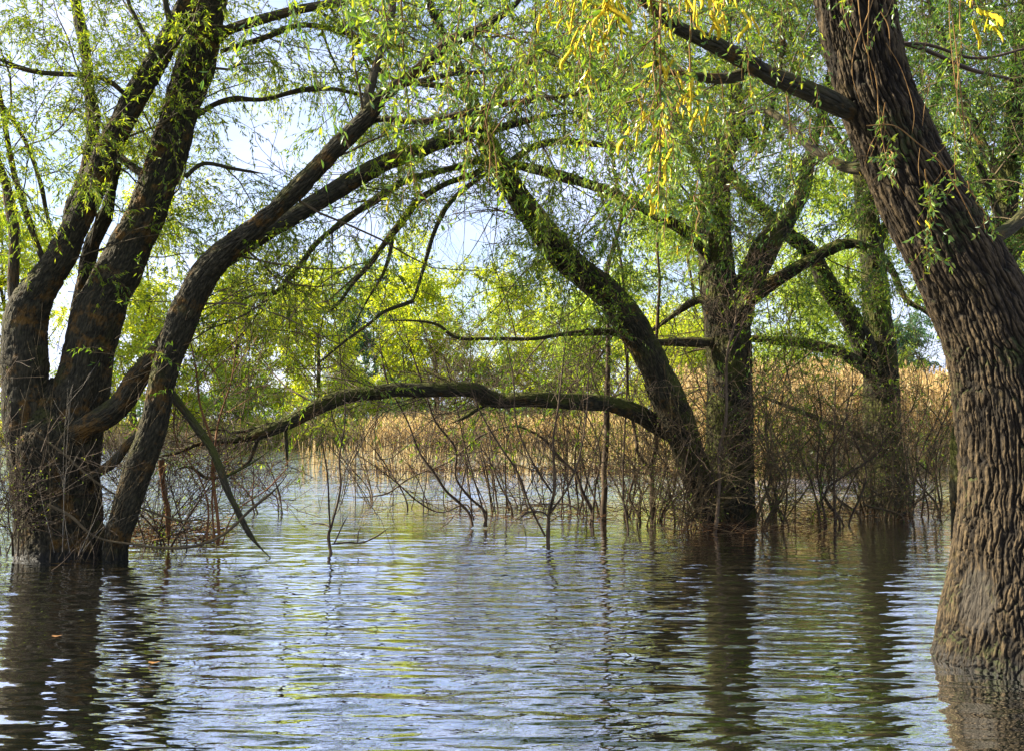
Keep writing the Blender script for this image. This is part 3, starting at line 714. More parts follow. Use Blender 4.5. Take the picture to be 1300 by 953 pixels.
# ================================================================== HIDDEN-SIDE TREE BEHIND THE NEAR TRUNK
D = 15.
ht = thing('willow_tree', 'dark leafy tree mostly hidden behind the thick near trunk, filling the upper right corner', 'tree', P(1240, 675, D) * [1, 1, 0])
S = []
limb(ht, [(1236, 720, 50), (1232, 660, 44), (1226, 600, 38), (1232, 520, 36), (1250, 430, 34), (1270, 330, 30), (1280, 230, 26), (1290, 120, 20), (1300, 0, 14), (1300, -120, 7)], D, D + .6, **kw, name='trunk', store=S)
limb(ht, [(1262, 360, 20), (1310, 280, 18), (1350, 180, 14), (1380, 60, 9), (1400, -60, 5)], D, D - .6, **kw, store=S)
limb(ht, [(1278, 240, 16), (1240, 170, 13), (1210, 90, 10), (1180, 0, 7), (1160, -100, 4)], D, D + 1, **kw, store=S)
limb(ht, [(1276, 300, 10), (1230, 190, 8), (1160, 155, 6), (1080, 150, 4)], D, D - 1.5, **kw, store=S)
limb(ht, [(1290, 200, 12), (1330, 120, 10), (1290, 60, 8), (1250, -10, 6)], D, D + 1.5, **kw, store=S)
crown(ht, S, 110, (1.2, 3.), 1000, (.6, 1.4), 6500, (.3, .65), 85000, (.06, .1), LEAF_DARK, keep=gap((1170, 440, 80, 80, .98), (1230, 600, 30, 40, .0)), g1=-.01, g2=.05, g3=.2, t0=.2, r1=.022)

# ================================================================== NEAR RIGHT WILLOW
D = 7.2
nt_ = thing('willow_tree', 'thick deeply furrowed willow trunk leaning into the right foreground and rising out of the water', 'tree', P(1302, 858, D) * [1, 1, 0])
path = trace([(1306, 960, 262), (1304, 900, 240), (1303, 868, 228), (1302, 835, 214), (1300, 800, 198), (1298, 765, 184), (1297, 720, 166), (1297, 680, 156), (1297, 640, 148), (1295, 600, 142), (1292, 560, 138), (1285, 510, 136), (1272, 455, 128), (1250, 400, 117), (1226, 350, 112), (1200, 303, 108), (1172, 256, 104), (1148, 206, 98), (1127, 158, 94), (1110, 118, 92), (1098, 70, 92), (1088, 20, 94), (1080, -30, 92), (1068, -100, 84), (1040, -240, 66), (1000, -420, 40), (960, -600, 18)], D, D, step=.0062)
path[:, 1] += 0
v, f, a = big_tube(path, 520, .027, .04, seed=2.2, cell=(23., 1.5), scar=(P(1236, 748, 6.84), np.array([.15, .3, .34])))
mesh_obj('trunk', v, f[:-520], BARK_NEAR, nt_, True, a)
S = [path]
kn = dict(m=BARK_LEFT)
limb(nt_, [(1092, 150, 20), (1063, 133, 26), (1022, 114, 24), (978, 97, 24), (945, 77, 22), (911, 58, 20), (870, 40, 18), (829, 10, 15), (790, -40, 12), (740, -110, 8)], D, D - 1.4, **kn, store=S, bark=.006)
limb(nt_, [(955, 86, 14), (934, 97, 15), (900, 100, 12), (860, 94, 8), (820, 92, 5)], D - .5, D - .7, **kn, store=S)
limb(nt_, [(1235, 318, 18), (1268, 296, 16), (1300, 272, 15), (1350, 220, 13), (1420, 130, 9)], D, D + .5, **kn, store=S)
limb(nt_, [(1130, 205, 18), (1080, 215, 15), (1030, 190, 13), (1000, 160, 11), (970, 140, 8), (930, 150, 5)], D + .1, D + 1.2, **kn, store=S)
limb(nt_, [(1060, -130, 40), (1000, -200, 34), (900, -230, 28), (780, -230, 22), (640, -200, 16), (500, -170, 9)], D, D - 3.6, **kn, store=S)
limb(nt_, [(1040, -240, 30), (1100, -330, 26), (1200, -380, 20), (1320, -380, 12)], D, D - 3, **kn, store=S)
limb(nt_, [(1000, -200, 22), (940, -160, 18), (860, -130, 14), (760, -80, 10), (660, -60, 6), (560, -40, 4)], D - .2, D + 1., **kn, store=S)
limb(nt_, [(1280, 100, 5), (1230, 88, 5), (1170, 62, 5), (1130, 50, 6)], D + .8, D + .3, m=TWIG_DARK, sides=6)
limb(nt_, [(1310, 60, 4), (1240, 75, 4), (1180, 58, 4), (1130, 56, 5)], D + .5, D + .3, m=TWIG_DARK, sides=6)
# leafy sprays that hang from it across the top middle of the view
crown(nt_, S[1:], 60, (.5, 1.4), 420, (.3, .8), 1900, (.15, .4), 18000, (.03, .048), LEAF_NEAR, W=.28, g1=.04, g2=.08, g3=.2, t0=.1, six=True, r1=.012,
      keep=gap((1180, 430, 170, 160, .98), (560, 300, 90, 90, .95), (1230, 200, 90, 120, .6), (970, 280, 110, 90, .8), (130, 620, 200, 150, 1.), (700, 420, 500, 120, .9), (700, 600, 600, 140, 1.)), thin3=.0012, tw=.35)


def spray(px, py0, py1, depth, n, w=60, leaf=(.03, .048), lm=LEAF_NEAR):
    """one hanging leafy branchlet with side twigs"""
    M = 12
    ty = np.linspace(0, 1, M)
    pts = P(px + w * .25 * np.sin(ty * 2.5 + px) + rng.normal(size=M).cumsum() * 2.5, py0 + (py1 - py0) * ty, depth + .15 * np.sin(ty * 3 + px))[None]
    rad = (.0042 * np.linspace(1, .35, M))[None]
    o = Bag(); v, f, at = tubes(pts, rad, 6); o.add(v, f, at)
    a, b_ = grow(pts, rad, n, .12, 1, (.06, w / F * depth * 1.6 + .07), (25, 70), 5, .7, .0022, .5, .12, .15)
    v, f, at = tubes(a, np.maximum(b_, .0009), 4); o.add(v, f, at)
    br = o.build('hanging_shoot', TWIG_OCHRE, nt_)
    lb = Bag(); leaves(lb, a, n * 6, leaf, .32, .1, .25, True, 1.2); leaves(lb, pts, n, leaf, .3, .2, .5, True)
    lb.build('foliage', lm, br, smooth=False, kind='stuff')
    return br, pts[0], a


def catkin_mesh():
    M, k = 16, 8
    t = np.linspace(0, 1, M)
    z = -t * .062; x = .012 * np.sin(t * 1.9) ** 2 - .002
    prof = .0027 * np.sqrt(np.clip(1 - (2 * t - 1) ** 4, .05, 1))
    pts = np.stack([x, 0 * x, z], -1)
    a = np.arange(k) * 2 * math.pi / k
    r = prof[:, None] * (1 + .22 * np.sin(np.arange(M)[:, None] * 2.6 + a * 3))
    v = pts[:, None] + np.stack([r * np.cos(a), r * np.sin(a), .002 * np.sin(a * 4 + t[:, None] * 40)], -1)
    return v.reshape(-1, 3), grid_faces(1, M, k)


cv, cf = catkin_mesh()
CATM = []
for i in range(4):
    vv = cv * np.array([1 + i * .5, 1, .85 + .15 * i])
    o = mesh_obj('catkin_seed', vv, cf, CATKIN); CATM.append(o.data); bpy.data.objects.remove(o)


def catkins(parent, at_pts, n, scale=1.):
    base = Vector(nt_.location)
    for _ in range(n):
        p = at_pts[rng.integers(0, len(at_pts))] + rng.normal(size=3) * .006
        c = bpy.data.objects.new('catkin', CATM[rng.integers(0, 4)]); C.objects.link(c); c.parent = parent
        c.location = Vector(p) - base
        c.rotation_euler = (rng.normal() * .22, rng.normal() * .22, rng.uniform(0, 6.3)); s = rng.uniform(.45, .85) * scale; c.scale = (s, s, s)


# catkin-laden shoots close to the camera, hanging in from above
for px, y1, dep, n, w, nc in [(752, 95, 2.1, 16, 26, 6), (742, 40, 2.0, 10, 24, 5), (795, 45, 2.0, 9, 26, 5), (828, 205, 2.1, 22, 26, 7), (838, 250, 2.2, 22, 24, 7), (866, 130, 2.2, 14, 22, 5), (875, 20, 2.0, 6, 18, 3),
                               (905, 20, 2.0, 6, 18, 4), (925, 8, 2.0, 4, 16, 2), (1240, 12, 2.2, 5, 22, 3), (712, 20, 2.3, 6, 22, 2), (780, 70, 2.3, 8, 22, 3)]:
    br, pts, a = spray(px, -130, y1, dep, int(n * 1.8), w * 1.15, (.018, .03))
    x, y, _ = pix(a.reshape(-1, 3)); q = a.reshape(-1, 3)[(y > -40) & (y < y1 + 20)]
    if len(q): catkins(br, q, nc * 3)
# leafy shoots a little farther off
for px, y0, y1, dep, n, w in [(520, -60, 235, 4.6, 46, 46), (560, -60, 160, 4.8, 44, 50), (600, -50, 240, 5., 40, 44), (640, -60, 130, 5.2, 40, 50), (690, -60, 150, 5., 40, 50), (735, -60, 190, 5.4, 40, 50), (790, -60, 260, 5.6, 46, 46),
                              (850, 120, 320, 5.4, 18, 30), (882, 230, 345, 5.3, 14, 18), (960, 60, 200, 5.8, 22, 44), (1010, 120, 260, 6., 16, 40), (905, 90, 200, 5.8, 20, 40), (1048, 150, 250, 6.2, 12, 30),
                              (495, -60, 120, 4.4, 30, 36), (1130, 130, 225, 5.6, 10, 20), (1180, 215, 330, 5.2, 26, 16), (1120, 190, 220, 5.4, 8, 20), (1236, 230, 290, 5.4, 7, 14), (1090, -40, 30, 5.2, 5, 16), (620, 60, 250, 5.2, 20, 26),
                              (1215, -40, 240, 6., 30, 24), (1250, -60, 180, 7., 30, 34), (1170, -60, 110, 7.2, 24, 30), (965, -60, 60, 5.4, 30, 40), (1010, -60, 90, 5.6, 30, 40), (455, -60, 20, 4.6, 16, 30)]:
    br, pts, a = spray(px, y0, y1, dep, n, w)
    if px < 620 or 840 < px < 1050 or px == 1180: catkins(br, a.reshape(-1, 3), 3, .9)
# bare ochre whips in front of the near trunk
for ctrl in [[(1085, -60, 4), (1094, 40, 3), (1112, 100, 3), (1116, 150, 3), (1128, 210, 2), (1150, 250, 2)], [(1118, -60, 3), (1108, 0, 3), (1086, 60, 3), (1082, 95, 2), (1092, 130, 2)],
             [(1105, -40, 3), (1102, 40, 3), (1103, 80, 2), (1110, 120, 2)], [(1064, -20, 3), (1075, 30, 3), (1086, 55, 2)], [(1118, 15, 3), (1128, 35, 3), (1130, 70, 2)],
             [(1100, 160, 3), (1135, 160, 3), (1165, 182, 3), (1195, 208, 4), (1215, 240, 3), (1240, 290, 2)], [(1168, 188, 2), (1166, 210, 2), (1168, 235, 1.6)], [(1192, 208, 3), (1196, 218, 2), (1186, 232, 2)],
             [(1125, 55, 2), (1145, 90, 2), (1160, 140, 2), (1158, 170, 1.5)], [(1200, -40, 3), (1210, 30, 3), (1218, 100, 3), (1224, 160, 4), (1228, 190, 2)], [(1205, -40, 2), (1206, 40, 2), (1215, 120, 3), (1222, 165, 3)],
             [(1170, 85, 2), (1180, 105, 2), (1174, 135, 2), (1171, 160, 1.6)], [(1116, 165, 2), (1104, 188, 2), (1098, 210, 1.5)], [(1030, 150, 2.5), (1028, 170, 3), (1040, 185, 3), (1056, 190, 2.5)],
             [(630, 110, 2.5), (618, 150, 3), (628, 190, 3), (632, 235, 2)], [(616, 150, 3), (622, 190, 3), (620, 240, 2)], [(672, 120, 2.5), (640, 150, 3), (612, 190, 3)]]:
    limb(nt_, [(x, y, s * .5) for x, y, s in ctrl], 5.4 if ctrl[0][0] > 800 else 5.0, m=TWIG_OCHRE, sides=6, name='whip', bark=0, step=.02)

# ================================================================== SAPLINGS, SHRUBS
def shrub(name, label, cat, stems, d, m=TWIG_DARK, n1=18, L1=(.4, 1.2), n2=60, L2=(.15, .5), nl=0, lm=LEAF_MID, group=None, sides=8, leafL=(.03, .05), g=-.02, dj=.15, rmin=.004, t0=.12, thin=.62):
    d0 = stems[0][0][3] if len(stems[0][0]) > 3 else d
    base = P(stems[0][0][0], stems[0][0][1], d0) * [1, 1, 0]
    t = thing(name, label, cat, base, group)
    S = []
    for i, c in enumerate(stems):
        limb(t, [(q[0] + (rng.normal() * 2.5 if 0 < k_ < len(c) - 1 else 0), q[1], q[2] * thin) for k_, q in enumerate(c)], d, d + (rng.normal() * dj * 2 if i else 0), wob=.06, m=m, sides=sides, name='stem', bark=0, store=S, step=.04)
    pp, pr = resample(S, 16)
    a1, b1 = grow(pp, pr, n1 * len(S), t0, 1, L1, (25, 70), 7, .6, .008, .3, g, .14)
    a2, b2 = grow(a1, b1, n2 * len(S), .1, 1, L2, (25, 65), 5, .6, .004, .5, g, .14)
    bag = Bag(); v, f, at = tubes(a1, np.maximum(b1, rmin), 4); bag.add(v, f, at); v, f, at = tubes(a2, np.maximum(b2, rmin * .7), 3); bag.add(v, f, at)
    bag.build('twig', m, t, kind='stuff')
    if nl:
        lb = Bag(); leaves(lb, a2, nl, leafL, .35, .05, .0); lb.build('foliage', lm, t, smooth=False, kind='stuff')
    return t


shrub('sapling', 'straight thin bare sapling, tallest of the upright stems left of the forked willow', 'sapling',
      [[(766, 675, 13), (768, 640, 12), (770, 560, 11), (770, 469, 11), (768, 412, 10), (771, 350, 10), (775, 300, 9), (788, 270, 9), (782, 220, 8), (776, 150, 7), (770, 90, 5), (764, 20, 3)]], 17., n1=34, n2=150, nl=900)
shrub('sapling', 'bare sapling with a side stem forking off just above water, left of the forked willow', 'sapling',
      [[(830, 680, 11), (828, 640, 11), (826, 592, 11), (832, 560, 9), (831, 469, 7), (833, 368, 7), (830, 300, 6), (834, 200, 5), (838, 110, 3)], [(827, 596, 8), (814, 575, 7), (803, 555, 6), (798, 500, 6), (796, 440, 6), (790, 345, 6), (773, 282, 5), (757, 230, 5), (742, 170, 4)]], 17., n1=22, n2=110, nl=900)
shrub('sapling', 'needle-thin straight bare stem between the two saplings', 'sapling', [[(800, 690, 4), (798, 665, 4), (792, 628, 4), (792, 560, 3.5), (794, 480, 3), (790, 400, 3)]], 15.8, n1=8, n2=20)
shrub('bare_shrub', 'bare black shrub on a single foot alone in the water, fanning upward', 'shrub',
      [[(687, 712, 8), (690, 695, 7), (697, 655, 8), (701, 621, 7), (702, 560, 5), (712, 517, 4), (719, 450, 3), (722, 400, 2)], [(692, 680, 5), (676, 640, 4), (655, 600, 4), (634, 560, 4), (610, 520, 3), (590, 470, 2)], [(699, 650, 5), (720, 620, 4), (735, 580, 4), (742, 520, 3), (748, 450, 2)],
       [(698, 658, 5), (685, 650, 4), (668, 650, 4), (655, 662, 3)], [(701, 625, 4), (680, 590, 4), (660, 540, 3), (650, 480, 3), (640, 420, 2)]], 14.2, n1=16, n2=60, nl=160, leafL=(.02, .03))
shrub('bare_shrub', 'bare shrub with several stems leaning left from one foot in the open water', 'shrub',
      [[(600, 668, 6), (596, 651, 6), (582, 636, 6), (565, 622, 6), (548, 600, 5), (530, 572, 5), (512, 535, 4), (492, 480, 4), (480, 420, 3)], [(615, 668, 6), (611, 650, 6), (598, 630, 6), (584, 605, 5), (569, 570, 5), (556, 535, 4), (542, 500, 4), (520, 440, 3), (505, 390, 2)],
       [(618, 668, 4), (613, 640, 4), (600, 600, 3.5), (590, 560, 3), (575, 500, 3), (560, 440, 2)], [(602, 660, 3.5), (590, 640, 3.5), (560, 650, 3), (530, 636, 3), (500, 612, 3), (470, 588, 2.5), (445, 572, 2)]], 16., n1=16, n2=60, nl=200, leafL=(.02, .035))
shrub('bare_shrub', 'low bare shrub with one long twig arching over to the left just above the water', 'shrub',
      [[(748, 668, 7), (746, 650, 7), (740, 624, 7), (728, 602, 7), (712, 580, 6), (694, 560, 5), (667, 543, 4), (640, 542, 4), (612, 552, 4), (590, 566, 4), (566, 586, 3.5), (530, 605, 3), (490, 627, 3), (450, 630, 2.5), (436, 620, 2)],
       [(752, 668, 5), (756, 620, 4), (760, 580, 4), (752, 540, 3), (730, 500, 3), (700, 470, 2)], [(744, 655, 4), (720, 640, 4), (690, 640, 3), (650, 640, 2.5)]], 16.6, n1=16, n2=60, nl=120, leafL=(.02, .03))
shrub('bare_sapling', 'lone slim bare sapling forking into two in open water, left of centre', 'sapling',
      [[(422, 718, 6), (422, 705, 6), (420, 680, 6), (420, 665, 5), (432, 620, 4), (436, 580, 4), (438, 540, 3), (440, 500, 2.5), (436, 470, 2)], [(419, 668, 4), (413, 635, 3.5), (413, 600, 3), (410, 570, 3), (406, 545, 2)], [(422, 690, 4), (440, 688, 3.5), (458, 688, 3), (478, 680, 3), (498, 666, 2.5)],
       [(420, 672, 3.5), (414, 666, 3), (402, 664, 3), (393, 666, 3)], [(424, 690, 3), (436, 665, 2.5), (443, 652, 2)], [(454, 688, 2.5), (462, 672, 2), (467, 662, 2)]], 13., n1=0 or 1, L1=(.05, .15), n2=3, L2=(.03, .06), rmin=.0025)
shrub('bare_shrub', 'reddish bare stems rising beside the leaning broken branch near the left willow', 'shrub',
      [[(276, 690, 8), (276, 678, 7), (275, 645, 6), (268, 600, 6), (266, 560, 5), (256, 515, 5), (248, 465, 4), (238, 415, 3)], [(272, 685, 5), (270, 640, 4), (272, 590, 4), (280, 540, 4), (296, 480, 3), (300, 430, 2)], [(262, 690, 4), (262, 640, 4), (255, 600, 3), (230, 560, 3), (220, 500, 2)],
       [(282, 690, 4), (300, 650, 3), (340, 620, 3), (372, 585, 2)]], 13., m=TWIG_RED, n1=12, n2=50, nl=500, lm=LEAF_LEFT)
lb_ = thing('broken_branch', 'broken mossy branch slanting down from the left willow into the water', 'branch', P(342, 706, 12.5) * [1, 1, 0])
limb(lb_, [(176, 456, 7), (192, 474, 10), (217, 500, 11), (244, 534, 10), (267, 570, 10), (280, 598, 10), (293, 630, 9), (309, 662, 7), (325, 687, 5), (344, 708, 4)], 12.6, 12.5, m=BARK_MID, name='stem', sides=20)
limb(lb_, [(283, 607, 4), (296, 600, 4), (318, 588, 3), (345, 570, 2)], 12.6, 12.5, m=BARK_MID, name='stem', sides=6)
hs = thing('driftwood_stick', 'short reddish stick poking out of the water right of the left willow', 'stick', P(213, 650, 13.6) * [1, 1, 0])
limb(hs, [(205, 583, 8), (206, 600, 8), (210, 630, 7), (213, 650, 7), (214, 692, 6)], 13.6, 13.6, m=TWIG_RED, name='stem', sides=10)
# pale sapling in front of the forked trunk
shrub('pale_sapling', 'pale brown sapling with whitish side twigs right in front of the forked trunk', 'sapling',
      [[(905, 690, 9), (907, 660, 9), (912, 610, 8), (917, 570, 8), (922, 530, 8), (923, 480, 7), (925, 445, 6), (931, 400, 5), (933, 370, 4), (933, 350, 3), (925, 310, 2)], [(932, 378, 3), (924, 376, 3), (912, 376, 2.5), (906, 366, 2)], [(931, 395, 3), (945, 350, 2.5), (960, 310, 2)],
       [(925, 450, 3), (940, 410, 2.5), (962, 360, 2)]], 15.3, m=simple_mat('sapling_brown', (.07, .045, .025), (.16, .11, .065), 5), thin=.5, n1=16, n2=60, L1=(.4, 1.3), L2=(.2, .6))
# thicket under the right back willow: separate many-stemmed shrubs
thick = [(880, 668, 15.9, 'thin bare shrub at the left foot of the forked willow'), (975, 672, 15.8, 'dense shrub just right of the forked trunk, with two straight black stems'), (1010, 668, 17.2, 'tangled shrub in the left half of the thicket'),
         (1050, 672, 16.4, 'tangled olive shrub in the middle of the thicket with fine young leaves'), (1085, 660, 17.9, 'leafy shrub against the left side of the back willow trunk'), (1125, 664, 17.2, 'dense low shrub in front of the back willow trunk'),
         (1160, 655, 18.2, 'airy shrub in front of the open golden reeds'), (1190, 650, 18., 'upright shrub beside the thick near trunk, before the reeds'), (955, 655, 18.2, 'fine twiggy shrub behind the forked trunk on its right side'), (846, 665, 17., 'straggly shrub in the gap left of the leaning stem')]
for j, (bx, by, dd, lab) in enumerate(thick):
    st = []
    ns_ = 9 if j in (1, 2, 3, 4, 5, 8) else 6
    for i in range(ns_):
        x = bx + rng.normal() * 20; h_ = rng.uniform(110, 235) if j not in (5, 9, 0) else rng.uniform(70, 150); le = rng.normal() * 48
        wv = rng.normal() * 12
        s0 = rng.uniform(2.6, 5.2)
        st.append([(x, by + 22, s0), (x + le * .1, by - 10, s0), (x + le * .3 + wv, by - h_ * .35, s0 * .85), (x + le * .65 - wv, by - h_ * .7, s0 * .65), (x + le * 1.1, by - h_, s0 * .35)])
    shrub('thicket_shrub', lab, 'shrub', st, dd, n1=16, n2=80, L1=(.3, 1.2), L2=(.15, .55), nl=900, lm=LEAF_DARK if j % 2 else LEAF_MID, leafL=(.03, .055), sides=6, m=TWIG if j % 3 else TWIG_DARK, dj=.3, rmin=.0034)
# low twigs and young stems around the left stump and between the trees
for (bx, by, dd, lab, hh, n) in [(20, 690, 12.4, 'bare shrub of crossing twigs at the left edge of the view beside the stump', 130, 7), (205, 690, 13.6, 'thin shrub of young green-tipped stems right behind the leaning prop stem', 160, 9), (330, 640, 18.5, 'faint distant shrub in the water under the low limb tip', 60, 5),
                                 (640, 648, 18.2, 'fine bare shrub behind the lone black shrub', 150, 7), (790, 655, 18., 'fine bare shrub between the upright saplings', 190, 9), (735, 650, 18.4, 'fine bare shrub left of the tallest sapling', 200, 8), (560, 640, 19.5, 'sparse bare shrub behind the left-leaning shrub', 150, 6)]:
    st = []
    for i in range(n):
        x = bx + rng.normal() * 26; h_ = hh * rng.uniform(.6, 1.25); le = rng.normal() * 38; s0 = rng.uniform(2., 4.2)
        st.append([(x, by + 15, s0), (x + le * .1, by - 8, s0), (x + le * .35, by - h_ * .35, s0 * .85), (x + le * .75, by - h_ * .7, s0 * .6), (x + le * 1.3, by - h_, s0 * .35)])
    shrub('bare_shrub', lab, 'shrub', st, dd, n1=16, n2=90, L1=(.3, 1.3), L2=(.15, .55), nl=700, lm=LEAF_LEFT, leafL=(.025, .045), sides=6, m=TWIG_DARK, dj=.3)

for (bx, by, dd, lab, hh, n) in [(480, 625, 21., 'fine bare shrub far out in the water under the middle of the arching limb', 120, 7), (670, 640, 19.5, 'fine bare shrub just right of the lone black shrub', 170, 9),
                                 (815, 662, 16.6, 'fine wiry shrub between the forked sapling and the leaning stem', 210, 8), (860, 672, 15.6, 'wiry sunlit shrub at the water under the leaning stem', 130, 8)]:
    st = []
    for i in range(n):
        x = bx + rng.normal() * 24; h_ = hh * rng.uniform(.6, 1.3); le = rng.normal() * 60; s0 = rng.uniform(1.8, 3.4)
        st.append([(x, by + 15, s0), (x + le * .1, by - 8, s0), (x + le * .45, by - h_ * .4, s0 * .85), (x + le * .8, by - h_ * .75, s0 * .6), (x + le * 1.5, by - h_ * .9, s0 * .35)])
    shrub('bare_shrub', lab, 'shrub', st, dd, n1=16, n2=70, L1=(.4, 1.4), L2=(.2, .6), nl=200, lm=LEAF_LEFT, leafL=(.025, .04), sides=6, m=TWIG, dj=.4)

# ================================================================== DEBRIS AND STUBBLE
def sticks(name, n, xr, yr, hr, r, m, lean=.15, flat=False, clump=None):
    px = rng.uniform(*xr, n); py = rng.uniform(*yr, n)
    d = CAMZ * F / (py - 535.2)
    if clump is not None:
        c = rng.uniform(xr[0], xr[1], clump); px = c[rng.integers(0, clump, n)] + rng.normal(size=n) * 9
    p = P(px, py, d); p[:, 2] = -.03
    if flat:
        dr = norm(np.stack([rng.normal(size=n), rng.normal(size=n) * .6, np.abs(rng.normal(size=n)) * .22 + .03], -1))
        p[:, 2] = rng.uniform(-.01, .12, n)
    else:
        dr = norm(np.stack([rng.normal(size=n) * lean, rng.normal(size=n) * lean, np.ones(n)], -1))
    l = rng.uniform(*hr, n)[:, None]
    pts = np.stack([p, p + dr * l * .5 + rng.normal(size=(n, 3)) * .02 * l, p + dr * l], 1)
    rad = np.tile(np.array([1, .9, .5]) * r, (n, 1)) * rng.uniform(.6, 1.3, (n, 1)) * (d[:, None] / 30 if not flat else 1)
    b = Bag(); v, f, at = tubes(pts, rad, 3); b.add(v, f, t=np.repeat(rng.uniform(0, 1, n), 6))
    return b.build(name, m)

meta(sticks('reed_stubble', 900, (380, 900), (574, 612), (.2, 1.1), .012, REED, .12), 'dead broken reed stalks standing in the shallow water before the far bank', 'reeds', kind='stuff')
meta(sticks('reed_stubble', 260, (150, 900), (590, 660), (.05, .35), .008, STICK, .2), 'short dark stalk tips poking out of the open water', 'reeds', kind='stuff')
meta(sticks('drift_litter', 700, (850, 1050), (650, 682), (.1, .5), .0035, DEBRIS, flat=True), 'matted reddish drift litter of twigs around the foot of the forked willow', 'litter', kind='stuff')
meta(sticks('drift_litter', 500, (1010, 1215), (640, 664), (.1, .5), .004, DEBRIS, flat=True), 'matted brown drift litter under the right thicket', 'litter', kind='stuff')
meta(sticks('drift_litter', 380, (560, 860), (640, 664), (.08, .4), .006, DEBRIS, flat=True), 'loose brown twigs afloat around the bare shrubs in the middle', 'litter', kind='stuff')
meta(sticks('drift_litter', 420, (140, 290), (662, 694), (.08, .5), .006, DEBRIS, flat=True), 'floating dead twigs and leaves between the left willow and the broken branch', 'litter', kind='stuff')
meta(sticks('drift_litter', 500, (480, 900), (597, 602), (.3, 1.2), .014, DEBRIS, flat=True), 'thin far line of floating reed litter in front of the reed bed', 'litter', kind='stuff')

LEAFO = simple_mat('dead_leaf', (.12, .055, .015), (.28, .13, .03), 60)
for (x, y, lab) in [(72, 805, 'curled orange dead leaf afloat on the dark reflection of the left willow'), (195, 838, 'small orange dead leaf afloat nearest the bottom left'), (1240, 828, 'straw-coloured dead leaf floating against the near trunk foot')]:
    d = CAMZ * F / (y - 535.2); c = P(x, y, d); c[2] = .003
    th = np.linspace(0, 2 * math.pi, 9)[:-1]
    ring = np.stack([.04 * np.cos(th) * (1 + .2 * np.cos(3 * th)), .025 * np.sin(th), .012 * np.cos(th) ** 2 + .002], -1)
    ring2 = ring * [1, 1, 1] + [0, 0, .002]
    vv = np.vstack([c + ring, [c + [0, 0, .001]], c + ring2, [c + [0, 0, .004]]])
    i = np.arange(8); f1 = np.stack([i, (i + 1) % 8, 0 * i + 8], -1)
    o = mesh_obj('floating_leaf', vv, np.vstack([f1, f1 + 9]), LEAFO, off=c); o.location = Vector(c)
    meta(o, lab, 'leaf')

# ================================================================== REEDS AND BANK GRASS
def reed_bed(name, label, n, xr, dr, H, m, wid=.02, plume=True, nleaf=4):
    x = rng.uniform(*xr, n); y = shore(x) + rng.uniform(*dr, n)
    z = np.maximum(ground_z(x, y), -.05)
    h_ = rng.uniform(H[0], H[1], n) * (1 + .18 * vnoise(np.stack([x * .5, y * .5, 0 * x], -1)))
    p = np.stack([x, y, z], -1)
    lean = np.stack([rng.normal(size=n) * .09 + .05 + (rng.uniform(size=n) < .06) * rng.normal(size=n) * .7, rng.normal(size=n) * .08, np.ones(n)], -1)
    M = 4; t = np.linspace(0, 1, M)
    pts = p[:, None] + lean[:, None] * (h_[:, None] * t)[..., None]
    pts[:, :, 0] += (t ** 2)[None] * rng.normal(size=n)[:, None] * .12
    rad = np.tile(wid * .5 * np.array([1, .9, .7, .4]), (n, 1))
    b = Bag(); v, f, at = tubes(pts, rad, 3); tn = rng.uniform(0, 1, n)
    b.add(v, f, t=np.repeat(tn, 9))
    # blades and plumes as narrow folded leaves
    bl = Bag(); idx = n * nleaf
    leaves(bl, pts, idx, (.3, .7), .05 * wid / .02, .15, -.75, spread=.6)
    b.v += bl.v; b.f += [bl.f[0] + b.n]; b.n += bl.n; b.t += bl.t
    if plume:
        pl = Bag(); q = np.stack([pts[:, -1] - [0, 0, .1], pts[:, -1] + [.03, 0, .08]], 1)
        leaves(pl, q, n * 3, (.18, .34), .28, 0, -1.1, spread=.3)
        b.v += pl.v; b.f += [pl.f[0] + b.n]; b.n += pl.n; b.t += [np.clip(pl.t[0] * .5 + .1, 0, 1)]
    return meta(b.build(name, m, smooth=False), label, 'reeds', kind='stuff')

reed_bed('reed_bed', 'tall golden reed bed behind the thicket on the right', 13000, (7.5, 24), (-3.5, 9), (1.9, 3.5), REED, .02)
reed_bed('reed_bed', 'golden reeds along the far bank behind the arching limb', 7000, (-9, 12), (-3, 8), (.8, 1.8), REED, .03, nleaf=4)
reed_bed('reed_bed', 'sparser low dry reeds at the far left bank', 2200, (-34, -9), (-1., 5), (.4, .9), REED, .03)
reed_bed('bank_grass', 'green and straw grass covering the far bank', 22000, (-45, 22), (0, 14), (.4, 1.3), GRASS, .05, plume=False, nleaf=3)
reed_bed('bank_grass', 'green sedge tufts at the water edge of the far bank', 7000, (-18, 8), (-1, 3), (.8, 1.5), GRASS, .05, plume=False, nleaf=3)

